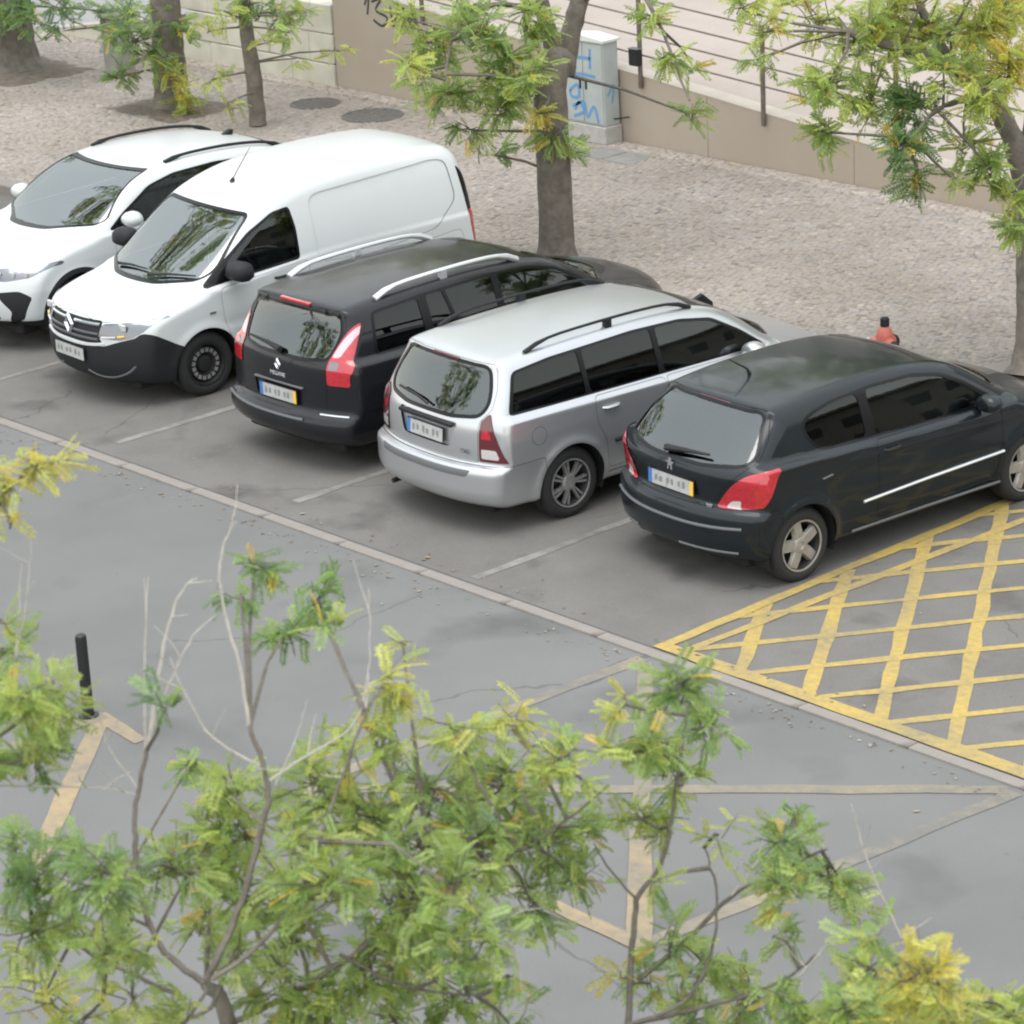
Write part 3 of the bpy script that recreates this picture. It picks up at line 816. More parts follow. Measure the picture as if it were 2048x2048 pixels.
HOLES = [(-13.31, 10.22, .36), (-12.12, 10.2, .43), (-5.03, 6.72, .42), (1.15, 6.74, .42), (-12.93, 8.95, .30)]
PITS = [(-19.9, -17.6, 8.2, 9.9), (-15.5, -13.9, 8.3, 9.55), (-8.45, -7.5, 10.25, 10.75)]
cobbles()
mat('iron', (.135, .124, .114), .7, .3, var=.25, vscale=30, bump=.3, bscale=60)
mat('soil', (.13, .105, .085), .95, var=.3, vscale=10, bump=.6, bscale=30)
for i, (hx, hy, hr) in enumerate(HOLES[:2]):
    o = thing('manhole_cover', ('smaller round dark manhole cover near the wall corner', 'larger round dark manhole cover set in the cobbles behind the van')[i], 'manhole', (hx, hy, .11), 0, 'manhole covers')
    r = hr-.05
    MB().lathe([(r+.03, -.02), (r+.03, .016), (r, .016), (r, .0)], 32).build('frame', MAT['iron'], o)
    b = MB().lathe([(r-.006, -.01), (r-.006, .012), (.001, .012)], 32)
    for a in np.linspace(-.8, .8, 7):
        hh = math.sqrt(1-a*a)*(r-.05); b.box(a*r-.012, a*r+.012, -hh, hh, .010, .017)
    b.build('lid', MAT['iron'], o)
x0, x1, y0, y1 = PITS[2]
o = thing('inspection_cover', 'grey rectangular inspection cover in the cobbles by the cabinet', 'cover', ((x0+x1)/2, (y0+y1)/2, .11))
w2, h2 = (x1-x0)/2, (y1-y0)/2
for k in range(2): MB().box(-w2+.02+k*w2, w2*k-.006, -h2+.02, h2-.02, -.01, .014, .004).build('lid', mat('cover_concrete', (.21, .20, .19), .8, var=.15, vscale=6, bump=.2, bscale=40), o)
for i, (x0, x1, y0, y1) in enumerate(PITS[:2]):
    o = MB(); n_ = 14; V = []; rr = np.random.default_rng(i)
    for a in range(n_+1):
        for c_ in range(n_+1):
            u, v = a/n_, c_/n_; e = min(u, 1-u, v, 1-v)
            V.append((x0+(x1-x0)*u, y0+(y1-y0)*v, .108+.04*min(1, e*5)+rr.normal(0, .008)*(e > 0)))
    F = [(a*(n_+1)+c_, (a+1)*(n_+1)+c_, (a+1)*(n_+1)+c_+1, a*(n_+1)+c_+1) for a in range(n_) for c_ in range(n_)]
    q = o.add(V, F).build('tree_pit', MAT['soil'], None, True); q['kind'] = 'structure'

# painted markings
def stripe(name, a, b, w_, z, m_, parent=None, ext=0):
    a = np.array(a, float); b = np.array(b, float); d = (b-a)/np.linalg.norm(b-a); nn = np.array([-d[1], d[0]])*w_/2
    a = a-d*ext; b = b+d*ext
    n_ = max(1, int(np.linalg.norm(b-a)/.25)); V = []; rr = np.random.default_rng(abs(int(a[0]*1000+b[1]*77)) % 9999)
    for i in range(n_+1):
        p_ = a+(b-a)*i/n_; j = rr.normal(0, .006, 2)
        V += [(*(p_-nn*(1+j[0]/w_*2)), z), (*(p_+nn*(1+j[1]/w_*2)), z)]
    F = [(2*i, 2*i+2, 2*i+3, 2*i+1) for i in range(n_)]
    o = MB().add(V, F).build(name, m_, parent)
    if parent is None: o['kind'] = 'structure'
    return o
X1, X2 = -1.60, .896
for i, (x, ya, yb) in enumerate(((X1, .35, 4.6), (X2, .14, 4.6), (-4.1, .3, 4.6), (-6.6, .3, 4.6), (-9.1, .3, 4.6))):
    stripe('bay_line', (x, ya), (x, yb), .085, .0070, MAT['white_paint_old'])
hatch = bpy.data.objects.new('yellow_hatching', None); COL.objects.link(hatch); hatch['kind'] = 'structure'
HX0, HX1, HY0, HY1 = 2.99, 9.6, .12, 4.75
stripe('border_line', (HX0, HY0), (HX0, HY1), .10, .0110, MAT['yellow_paint'], hatch)
stripe('border_line', (3.18, HY0), (3.40, 4.6), .085, .0098, MAT['yellow_paint'], hatch)
stripe('border_line', (HX0-.05, HY0-.0), (HX1, HY0+.0), .14, .0122, MAT['yellow_paint'], hatch)
tA = .685; per = .655
def clip_line(x_at_y0, sl):
    ya, yb = HY0+.05, HY1
    pts = []
    for y in np.linspace(ya, yb, 200):
        x = x_at_y0+sl*(y-.1)
        if HX0 <= x <= HX1: pts.append((x, y))
    return (pts[0], pts[-1]) if len(pts) > 8 else None
for i in range(-8, 18):
    c_ = clip_line(3.77+i*per, -tA)
    if c_: stripe('hatch_line', *c_, .105, .0074, MAT['yellow_paint'], hatch)
    c_ = clip_line(3.12+i*per, tA)
    if c_: stripe('hatch_line', *c_, .080, .0086, MAT['yellow_paint'], hatch)
box = bpy.data.objects.new('worn_box_marking', None); COL.objects.link(box); box['kind'] = 'structure'
for (a, b_, zz) in (((3.04, -.14), (2.86, -3.2), .004), ((6.46, -.14), (6.12, -3.28), .0045), ((3.10, -.18), (5.10, -2.25), .005), ((6.40, -.14), (2.9, -3.2), .0055), ((2.86, -3.26), (6.2, -3.26), .006)):
    stripe('box_line', a, b_, .12, zz, MAT['yellow_paint_old'], box)
stripe('box_line', (5.02, -2.16), (6.10, -3.26), .15, .0075, MAT['orange_paint'], box)
stripe('box_line', (5.3, -3.26), (6.16, -3.26), .12, .0085, MAT['orange_paint'], box)
box2 = bpy.data.objects.new('orange_box_marking', None); COL.objects.link(box2); box2['kind'] = 'structure'
stripe('box_line', (.86, -3.42), (2.5, -5.15), .14, .0045, MAT['orange_paint'], box2)
stripe('box_line', (.80, -3.42), (1.42, -3.50), .12, .0055, MAT['orange_paint'], box2)
stripe('box_line', (.86, -3.4), (.60, -6.3), .12, .0065, MAT['yellow_paint_old'], box2)

# fallen leaves in the gutter and over the asphalt
def litter():
    n_ = 430; P = []
    k = 370
    xs = rng.uniform(-9, 9, k); ys = -.16-np.abs(rng.normal(0, .10, k)); xs[:k//8] = rng.uniform(-3, 5, k//8); ys[:k//8] = .13+np.abs(rng.normal(0, .06, k//8))
    xs = np.concatenate([xs, rng.uniform(-9, 8, n_-k)]); ys = np.concatenate([ys, rng.uniform(-6, 4.8, n_-k)])
    a = rng.uniform(0, 6.28, n_); s = rng.uniform(.009, .019, n_)*np.where(rng.random(n_) < .06, 1.8, 1); V = np.zeros((n_, 4, 3))
    for q, (u, v) in enumerate(((-1, 0), (0, -.55), (1, 0), (0, .55))):
        V[:, q, 0] = xs+s*(u*np.cos(a)-v*np.sin(a)); V[:, q, 1] = ys+s*(u*np.sin(a)+v*np.cos(a)); V[:, q, 2] = np.where(np.abs(ys+.03) < .075, .021, np.where(ys > 0, .0145, .0065))+rng.uniform(.001, .009, n_)*(1 if q % 2 else 0)
    c_ = np.array([[.27, .22, .15], [.28, .18, .09], [.28, .25, .20], [.20, .13, .07]])[rng.integers(0, 4, n_)]*rng.uniform(.7, 1.1, (n_, 1))
    m_ = bpy.data.materials.new('dry_leaf'); m_.use_nodes = True; n, l = nodes_of(m_); vc = n.new('ShaderNodeVertexColor'); vc.layer_name = 'tint'; l.new(vc.outputs[0], n['Principled BSDF'].inputs['Base Color']); n['Principled BSDF'].inputs['Roughness'].default_value = .8
    me = mesh_np('fallen_leaves', V.reshape(-1, 3), np.arange(n_*4).reshape(-1, 4), False, None, np.repeat(c_, 4, 0))
    tag(link('fallen_leaves', me, m_), 'dry fallen leaves along the kerb and over the asphalt', None, None, 'stuff')
litter()

# ------------------------------------------------------------------ wall, ramp, railing
WY = 11.12
def wtop(x): return max(.30, 1.27-.0965*(x+11.34))
mat('wall_render', (.45, .37, .295), .85, var=.14, vscale=1.3, bump=.15, bscale=25, col2=(.35, .30, .25), detail=9)
mat('wall_coping', (.40, .35, .30), .8, var=.1, vscale=3, bump=.1, bscale=30)
mat('pale_stone', (.56, .53, .45), .85, var=.14, vscale=2.2, bump=.3, bscale=14)
mat('rail_steel', (.17, .135, .115), .6, .4, var=.2, vscale=12)
wall = thing('ramp_wall', 'beige rendered low wall that slopes down to the right with a railing', 'wall', (0, WY, 0))
edges_ = [-13.93, -11.6, -9.3, -7.0, -4.7, -2.4, -1.29, 2.2, 4.5]
for a, b_ in zip(edges_[:-1], edges_[1:]):
    za, zb_ = wtop(a), wtop(b_); g = .004
    V = [(x, y, z) for x, zt in ((a+g, za), (b_-g, zb_)) for y in (0, .26) for z in (0, zt)]
    MB().add(V, [(0, 1, 3, 2), (4, 6, 7, 5), (0, 4, 5, 1), (2, 3, 7, 6), (1, 5, 7, 3), (0, 2, 6, 4)]).build('wall_panel', MAT['wall_render'], wall)
sp = MB()
for a, b_ in zip(edges_[:-1], edges_[1:]):
    za, zb_ = wtop(a), wtop(b_)
    V = [(x, y, zt+dz) for x, zt in ((a, za), (b_, zb_)) for y in (-.004, .27) for dz in (.002, .016)]
    MB().add(V, [(0, 1, 3, 2), (4, 6, 7, 5), (0, 4, 5, 1), (2, 3, 7, 6), (1, 5, 7, 3), (0, 2, 6, 4)]).build('coping', MAT['wall_coping'], wall)
# graffiti strokes on the wall, painted as thin ribbons
mat('spray_black', (.05, .05, .05), .8); mat('spray_blue', (.12, .28, .50), .7)
def ribbon(b, pts, w_, fn, n_=6):
    P = catmull(pts, n_)
    V = []
    for i in range(len(P)):
        t = P[min(i+1, len(P)-1)]-P[max(i-1, 0)]; t /= np.linalg.norm(t)+1e-9; nn = np.array([-t[1], t[0]])*w_/2
        V += [fn(*(P[i]-nn)), fn(*(P[i]+nn))]
    b.add(V, [(2*i, 2*i+2, 2*i+3, 2*i+1) for i in range(len(P)-1)])
gx = lambda u, v: (-13.2+u, -.003, .55+v)
gb = MB()
for st_ in ([(.10, .80), (.30, .86), (.18, .70), (.40, .62), (.30, .50), (.12, .56)], [(.48, .78), (.52, .52), (.62, .70), (.80, .66)], [(.55, .84), (.85, .74), (.95, .60), (.80, .50)],
            [(.95, .80), (1.05, .40), (1.12, .10), (.86, .12), (1.25, .06)], [(1.1, .62), (1.32, .60), (1.35, .42), (1.15, .38)], [(-.05, .74), (.05, .90), (.0, .62)]):
    ribbon(gb, st_, .035, gx)
o = gb.build('graffiti', MAT['spray_black'], wall)
# pale stone wall that carries on to the left, block by block, and its low wedge
pale = thing('stone_wall', 'pale stone block wall at the upper left behind the thin tree', 'wall', (0, WY-.03, 0))
for r_ in range(3):
    xs = np.arange(-17.6+(.4 if r_ % 2 else 0), -13.94, .92)
    for i in range(len(xs)):
        a = max(xs[i], -17.6); b_ = min(xs[i]+.915, -13.945)
        if b_-a > .12: MB().box(a, b_, -.0+rng.uniform(-.012, .008), .4, .41*r_+.004, .41*r_+.405, .014).build('stone_block', MAT['pale_stone'], pale)
wedge = thing('low_wall', 'low pale wall end that tapers to the ground at the upper left', 'wall', (0, WY-.05, 0))
MB().prism([(-20.6, .09), (-17.62, .09), (-17.62, .62), (-20.5, .13)], .35, (0, 0, 0), ((1, 0, 0), (0, 0, 1), (0, 1, 0))).build('wall_panel', MAT['pale_stone'], wedge)
MB().prism([(-20.65, .135), (-17.62, .625), (-17.62, .665), (-20.7, .165)], .40, (0, -.025, 0), ((1, 0, 0), (0, 0, 1), (0, 1, 0))).build('coping', MAT['wall_coping'], wedge)
# ramp behind the wall, laid in slabs
ramp = MB(); V = []
xs = [-13.9, -8, -4, -2, -1.29, 4.5, 25]
V = [(x, y, wtop(x)-.012) for x in xs for y in (WY+.22, 34)]
o = ramp.add(V, [(2*i, 2*i+2, 2*i+3, 2*i+1) for i in range(len(xs)-1)]).build('ramp', MAT['ramp_paving']); o['kind'] = 'structure'
o = MB().add([(-60, WY+.36, .9), (-13.92, WY+.36, .9), (-13.92, 34, .9), (-60, 34, .9)], [(0, 1, 2, 3)])
sheet('far_yard', [(-60, 11.15), (-13.95, 11.15), (-13.95, 40), (-60, 40)], .06, MAT['far_ground'])
rail = thing('railing', 'rusty brown steel railing with four rails on the sloping wall', 'railing', (0, WY, 0))
posts = [-14.2+1.985*i for i in range(10)]; posts = [-13.9, -12.05, -10.08, -8.07, -6.06, -4.05, -2.04, -.03, 1.98, 3.9]
for x in posts:
    MB().box(x-.024, x+.024, -.055, -.013, wtop(x)-.13, wtop(x)+1.06, .004).build('post', MAT['rail_steel'], rail)
for k in range(5):
    P = [(x, -.034, wtop(x)+.07+.235*(k+.0)+.035) for x in (posts[0], posts[-1])]
    P = [(posts[0], -.034, wtop(posts[0])+.12+.23*k), (posts[-1], -.034, wtop(posts[-1])+.12+.23*k)]
    MB().tube(P, .011, 6).build('rail', MAT['rail_steel'], rail, True)

# utility cabinet
mat('cabinet_paint', (.38, .41, .405), .6, var=.08, vscale=5)
mat('cabinet_plinth', (.40, .385, .36), .85, var=.12, vscale=8, bump=.2, bscale=40)
cab = thing('utility_cabinet', 'grey utility cabinet with blue graffiti standing against the wall', 'cabinet', (-8.80, 10.96, .115))
MB().box(-.37, .37, -.15, .145, 0, .22, .01).build('plinth', MAT['cabinet_plinth'], cab)
bd = MB().box(-.35, .35, -.13, .13, .22, 1.26, .012).build('body', MAT['cabinet_paint'], cab)
MB().prism([(-.38, 1.26), (.38, 1.26), (.38, 1.29), (0, 1.33), (-.38, 1.29)], .31, (0, -.16, 0), ((1, 0, 0), (0, 0, 1), (0, 1, 0))).build('lid', mat('cabinet_lid', (.62, .62, .60), .6), cab)
for x0, x1 in ((-.335, -.006), (.006, .335)): 
    dr = MB().box(x0, x1, -.142, -.128, .25, 1.23, .004).build('door', MAT['cabinet_paint'], cab)
    MB().box(x0+.27 if x0 < 0 else x0+.03, x0+.30 if x0 < 0 else x0+.06, -.152, -.141, .66, .80, .003).build('handle', MAT['plastic_black'], dr)
gb = MB(); gf = lambda u, v: (-.30+u, -.1445, .2+v)
for st_ in ([(.16, .95), (.17, .70)], [(.44, .97), (.43, .72)], [(.16, .84), (.44, .85)], [(.08, .60), (.25, .64), (.52, .63)], [(.06, .42), (.20, .50), (.22, .36), (.10, .34), (.06, .42)], [(.10, .22), (.30, .30), (.36, .12), (.48, .26), (.55, .06)], [(.12, .10), (.30, .18), (.22, .28), (.14, .18)]):
    ribbon(gb, st_, .040, gf)
gb.build('graffiti', MAT['spray_blue'], cab)
gs = MB(); gsf = lambda u, v: (.3515, -.10+u, .2+v)
for st_ in ([(.03, .40), (.14, .52), (.10, .30)],): ribbon(gs, st_, .03, gsf)
gs.build('graffiti', MAT['spray_blue'], cab)
MB().tube([(.352, .02, .30), (.40, .08, .305), (.52, .12, .33)], .010, 5).build('cable', MAT['rubber'], cab)
# small meter box on the railing beside the cabinet
o = thing('junction_box', 'small black junction box on the railing post beside the cabinet', 'box', (-8.07, WY-.10, wtop(-8.07)+.16))
MB().box(-.09, .07, -.05, .04, 0, .20, .012).build('body', MAT['plastic_black'], o); MB().box(-.095, .075, -.055, .045, .20, .215, .004).build('lid', MAT['plastic_grey'], o)

# bollards, hydrant, pillar
bo = thing('bollard', 'slim black bollard standing at the orange line', 'bollard', (.77, -3.48, 0))
MB().lathe([(.042, 0), (.042, .60), (.038, .625), (.025, .635), (.001, .637)], 16).build('post', mat('bollard_black', (.012, .012, .013), .4), bo, True)
MB().lathe([(.075, 0), (.075, .012), (.045, .02)], 16).build('base', MAT['bollard_black'], bo, True)
gp = ground(1770, 768, .12)
hy = thing('fire_hydrant', 'red fire hydrant with black caps on the pavement behind the dark hatchback', 'hydrant', (float(gp[0]), float(gp[1]), .115), R(20)); hy.scale = (.85, .85, .97)
mat('hydrant_red', (.46, .115, .085), .5, var=.15, vscale=14)
MB().lathe([(.13, 0), (.13, .03), (.085, .05), (.075, .30), (.085, .34), (.095, .36), (.095, .48), (.075, .54), (.045, .57), (.045, .58)], 20).build('body', MAT['hydrant_red'], hy, True)
MB().lathe([(.05, .575), (.05, .645), (.035, .66), (.001, .66)], 12).build('top_cap', MAT['plastic_black'], hy, True)
for a, m_, nm in ((R(-35), 'plastic_black', 'outlet_cap'), (R(190), 'lamp_white', 'outlet_cap'), (R(80), 'plastic_black', 'outlet_cap')):
    u = np.array([math.cos(a), math.sin(a), -.25])
    MB().tube([np.array([0, 0, .43]), np.array([0, 0, .43])+u*.15], [.07, .062], 12).build('outlet', MAT['hydrant_red'], hy, True)
    MB().tube([np.array([0, 0, .43])+u*.145, np.array([0, 0, .43])+u*.205], [.070, .066], 12).build(nm, MAT[m_], hy, True)
pl = thing('stone_pillar', 'square grey stone pillar standing on the pavement at the upper left', 'pillar', (-17.17, 9.85, .11))
MB().box(-.16, .16, -.16, .16, 0, .80, .02).build('shaft', mat('pillar_stone', (.27, .255, .24), .85, var=.12, vscale=5, bump=.2, bscale=30), pl)
MB().box(-.19, .19, -.19, .19, .80, .87, .02).build('cap', MAT['pillar_stone'], pl)

# block added out of view to darken what the car roofs and bonnets reflect
mat('facade', (.30, .27, .235), .85, var=.08, vscale=.6); mat('facade_window', (.03, .035, .04), .15); mat('facade_roof', (.20, .19, .18), .8)
blk = thing('reflection_block', 'beige apartment block added out of view beyond the ramp to darken the car roof reflections', 'building', (-30, 38, 0))
MB().box(-46, 46, 0, 10, 0, 15.5, .05).build('wall', MAT['facade'], blk)
MB().box(-46.4, 46.4, -.5, 10.4, 15.5, 15.9, .05).build('roof', MAT['facade_roof'], blk)
wm = MB().box(-.75, .75, -.02, .05, 0, 1.5, .01).mesh('window'); wm.materials.append(MAT['facade_window'])
for fl_ in range(5):
    for i in range(24):
        o = link('window', wm, None, blk); o.location = (-44+i*3.8, -.01, 1.2+fl_*3.0)

blk2 = thing('reflection_block', 'beige apartment block added out of view on the right to darken the side window reflections', 'building', (46, 34, 0), R(-62))  # second added block, unseen: keeps side-window reflections dark
MB().box(-34, 34, 0, 10, 0, 13, .05).build('wall', MAT['facade'], blk2); MB().box(-34.4, 34.4, -.5, 10.4, 13, 13.4, .05).build('roof', MAT['facade_roof'], blk2)
for fl_ in range(4):
    for i in range(17):
        o = link('window', wm, None, blk2); o.location = (-32+i*3.8, -.01, 1.2+fl_*3.0)

# ------------------------------------------------------------------ TREES
def leaf_mat():
    m_ = bpy.data.materials.new('leaf'); m_.use_nodes = True; n, l = nodes_of(m_); n.remove(n['Principled BSDF']); out = n['Material Output']
    vc = n.new('ShaderNodeVertexColor'); vc.layer_name = 'tint'
    d = n.new('ShaderNodeBsdfDiffuse'); t = n.new('ShaderNodeBsdfTranslucent'); g = n.new('ShaderNodeBsdfGlossy'); g.inputs['Roughness'].default_value = .45; g.inputs['Color'].default_value = (.9, .95, .9, 1)
    l.new(vc.outputs[0], d.inputs['Color']); 
    hsv = n.new('ShaderNodeHueSaturation'); hsv.inputs['Value'].default_value = 1.35; l.new(vc.outputs[0], hsv.inputs['Color']); l.new(hsv.outputs[0], t.inputs['Color'])
    m1 = n.new('ShaderNodeMixShader'); m1.inputs[0].default_value = .55; l.new(d.outputs[0], m1.inputs[1]); l.new(t.outputs[0], m1.inputs[2])
    m2 = n.new('ShaderNodeMixShader'); m2.inputs[0].default_value = .035; l.new(m1.outputs[0], m2.inputs[1]); l.new(g.outputs[0], m2.inputs[2]); l.new(m2.outputs[0], out.inputs['Surface'])
    MAT['leaf'] = m_
leaf_mat()
mat('bark', (.150, .128, .108), .9, var=.28, vscale=9, bump=.7, bscale=22)
mat('bark_young', (.13, .115, .095), .9, var=.25, vscale=20, bump=.3, bscale=60)
mat('dead_twig', (.37, .34, .30), .85, var=.15, vscale=30)
def leaf_template(pairs=8, L=1.0, ll=.25, lw=.115):
    V = []; F = []
    def lf(base, d, side, up_):
        b = len(V); tip = base+d*ll; mid = base+d*ll*.5
        V.extend([base, mid+side*lw*.5+up_*.012, tip-up_*.02, mid-side*lw*.5+up_*.012]); F.append((b, b+1, b+2, b+3))
    X = np.array([1., 0, 0]); Y = np.array([0, 1., 0]); Z = np.array([0, 0, 1.])
    for i in range(pairs):
        s = .16+.80*i/(pairs-1); p = np.array([s, 0, -.18*s*s]); sc = 1
        for sg in (1, -1):
            d = (X*.42+Y*sg*.9-Z*.10); d /= np.linalg.norm(d); lf(p, d, np.cross(Z, d), Z)
    lf(np.array([.97, 0, -.17]), np.array([.97, 0, -.25]), Y, Z)
    b = len(V); w_ = .008
    V.extend([np.array([0, -w_, 0]), np.array([0, w_, 0]), np.array([1, w_*.5, -.18]), np.array([1, -w_*.5, -.18])]); F.append((b, b+1, b+2, b+3))
    return np.array(V), np.array(F)
LT = leaf_template()
PAL = np.array([[.130, .225, .085], [.270, .375, .105], [.400, .465, .115], [.530, .510, .120], [.600, .430, .080]])
def tint(h, r):
    h = np.clip(h+r.normal(0, .13, np.shape(h)), 0, 1)*3.6
    h = np.where(r.random(np.shape(h)) < .03, 4, h)
    i = np.minimum(h.astype(int), 3); f = (h-i)[:, None]; c = PAL[i]*(1-f)+PAL[i+1]*f
    return c*r.uniform(.7, 1.2, (len(h), 1))
def build_tree(name, label, limbs, clumps, leaf_len, seed, bark='bark', group=None, dead=None, base=None, twig=.006):
    """limbs: list of (points, r0, r1); clumps: list of (centre, radius, leaves, hue)"""
    r = np.random.default_rng(seed)
    b0 = base if base is not None else limbs[0][0][0]
    root = thing(name, label, 'tree', tuple(float(v) for v in (b0[0], b0[1], b0[2])), 0, group)
    off = np.array([float(b0[0]), float(b0[1]), float(b0[2])])
    tr = MB(); nodes_ = []
    for k, (P, r0, r1) in enumerate(limbs):
        P = catmull(np.array(P, float), 6); m_ = len(P)
        P = P+np.concatenate([np.zeros((1, 3)), r.normal(0, 1, (m_-1, 3))*min(r0, .02)*.22])
        rad = np.linspace(r0, r1, m_)*(1+.03*r.normal(size=m_))
        if k == 0 and r0 > .15: rad[:3] *= np.array([1.45, 1.18, 1.05])[:len(rad[:3])]
        tr.tube(P-off, rad, 10 if r0 > .08 else 6); nodes_ += [(p, q) for p, q in zip(P, rad)]
    tr.build('trunk', MAT[bark], root, True, 60)
    NP = np.array([p for p, _ in nodes_])
    if dead:
        for P, r0, r1 in dead:
            db = MB()
            P = catmull(np.array(P, float), 6); P = P+np.concatenate([np.zeros((1, 3)), r.normal(0, .002, (len(P)-1, 3))])
            db.tube(P-off, np.linspace(r0*.85, r1*.75, len(P)), 5)
            for i in range(3, len(P)-1, 3):
                if r.random() < .55:
                    d = r.normal(0, 1, 3); d[2] = abs(d[2])+.4; d /= np.linalg.norm(d); q = P[i]+d*r.uniform(.08, .22)
                    db.tube([P[i]-off, (P[i]+q)/2-off+r.normal(0, .01, 3), q-off], [r1*1.0, r1*.8, r1*.5], 4)
            db.build('dead_branch', MAT['dead_twig'], root, True, 60)
    tw = MB(); base_p = []; dirs = []; ups = []; hue = []; sz = []
    for (c, rad, n_, h) in clumps:
        c = np.array(c, float)
        d2 = ((NP-c)**2).sum(1); j = int(d2.argmin()); a = NP[j]
        mid = (a+c)/2+r.normal(0, .15, 3)*rad+np.array([0, 0, .1*rad])
        if np.linalg.norm(a-c) > .02: tw.tube([a-off, mid-off, c-off], [twig*2.0, twig*1.5, twig], 4, False)
        nt = max(2, int(n_/5)); k = 0
        for t in range(nt):
            e = r.normal(0, 1, 3); e[2] = e[2]*.75+.15; e /= np.linalg.norm(e); end = c+e*rad*r.uniform(.45, .95)
            st_ = c+r.normal(0, .12, 3)*rad; tw.tube([st_-off, (st_+end)/2-off+r.normal(0, .04, 3)*rad, end-off], [twig*.8, twig*.6, twig*.35], 3, False)
            for q in range(int(math.ceil(n_/nt))):
                s = r.uniform(.25, 1.0); p = st_+(end-st_)*s
                d = e*.55+r.normal(0, .75, 3); d[2] = d[2]*.7-.10; d /= np.linalg.norm(d)
                u = np.array([0, 0, 1.])+r.normal(0, .45, 3)
                base_p.append(p); dirs.append(d); ups.append(u); hue.append(h); sz.append(leaf_len*r.uniform(.55, 1.3))
    tw.build('twigs', MAT['bark_young'], root, True, 80)['kind'] = 'stuff'
    base_p = np.array(base_p); D = np.array(dirs); U = np.array(ups); sz = np.array(sz)
    S_ = np.cross(U, D); S_ /= np.linalg.norm(S_, axis=1)[:, None]+1e-9; U = np.cross(D, S_)
    V0, F0 = LT; n_ = len(base_p)
    bend = r.uniform(.3, 1.8, n_)
    Vz = V0[None, :, 2]*bend[:, None]
    V = base_p[:, None]+sz[:, None, None]*(V0[None, :, :1]*D[:, None]+V0[None, :, 1:2]*S_[:, None]+Vz[..., None]*U[:, None])
    V = V+r.normal(0, .008, V.shape)*sz[:, None, None]
    F = (F0[None]+(np.arange(n_)*len(V0))[:, None, None]).reshape(-1, 4)
    col = np.repeat(tint(np.array(hue), r), len(V0), 0)*np.repeat(r.uniform(.88, 1.12, (n_*len(V0)//4, 1)), 4, 0)
    me = mesh_np('crown', V.reshape(-1, 3)-off, F, False, None, np.clip(col, 0, 1))
    link('crown', me, MAT['leaf'], root)
    return root
K = 1.06
def A3(pts, d): return [at(p[0]*K, p[1]*K, (p[2] if len(p) > 2 else d)) for p in pts]
def C3(lst, d, jit, r, f=1.0):
    out = []
    for (x, y, rad, n_, h) in lst:
        dd = d+r.normal(0, jit); out.append((at(x*K, y*K, dd), (1.16 if d < 20 else 1.0)*rad*K*dd/CAM_F, max(3, int(n_*f)), h))
    return out
rt_ = np.random.default_rng(11)
# ---- foreground tree on the left: bare upper limbs, green crown below
def down(p, z=0.0): return np.array([p[0], p[1], z])
dA = 13.0
fork = at(385*K, 1855*K, dA)
limbsA = [([down(fork)+np.array([.25, -.1, 0]), fork*.5+down(fork)*.5+np.array([.16, -.05, 0]), at(430*K, 1935*K, dA), fork], .075, .026),
    (A3([(385, 1855), (310, 1795), (270, 1700), (255, 1580), (262, 1490), (280, 1410)], dA-.45), .014, .009),
    (A3([(390, 1850), (450, 1720), (498, 1550), (505, 1475), (470, 1370)], dA-.45), .016, .010),
    (A3([(400, 1848), (480, 1790), (560, 1690), (640, 1480), (690, 1340)], dA-.5), .011, .006),
    (A3([(430, 1935), (560, 1870), (680, 1790), (740, 1730), (900, 1650), (1050, 1560), (1150, 1480)], dA+.2), .014, .005),
    (A3([(690, 1780), (760, 1690), (810, 1630)], dA+.1), .009, .004),
    (A3([(350, 1885), (200, 1815), (80, 1750), (0, 1735)], dA+.1), .010, .005),
    (A3([(400, 1900), (330, 1930), (200, 1945)], dA-.2), .010, .006),
    (A3([(640, 1800), (760, 1860), (900, 1880)], dA), .009, .004)]
deadA = [(A3([(280, 1410), (290, 1330), (310, 1215), (340, 1120), (372, 1090)], dA-.45), .012, .004), (A3([(283, 1390), (320, 1290), (365, 1200), (415, 1155)], dA-.4), .010, .003), (A3([(276, 1430), (272, 1280), (280, 1090)], dA-.4), .008, .003),
    (A3([(470, 1370), (450, 1250), (415, 1110), (422, 1030), (445, 985)], dA-.45), .011, .004), (A3([(505, 1475), (580, 1425), (665, 1370), (692, 1290), (698, 1200), (695, 1110)], dA-.45), .008, .003), (A3([(490, 1445), (400, 1390), (345, 1300), (320, 1240)], dA-.45), .007, .003),
    (A3([(640, 1480), (655, 1440), (690, 1340), (695, 1270)], dA-.5), .006, .003), (A3([(262, 1490), (200, 1400), (190, 1330)], dA-.45), .005, .002), (A3([(0, 1482), (120, 1484), (200, 1488), (262, 1500)], dA-.45), .005, .004),
    (A3([(520, 1480), (560, 1390), (580, 1320)], dA-.45), .005, .002), (A3([(940, 1690), (970, 1790), (985, 1880)], dA-.4), .007, .003)]
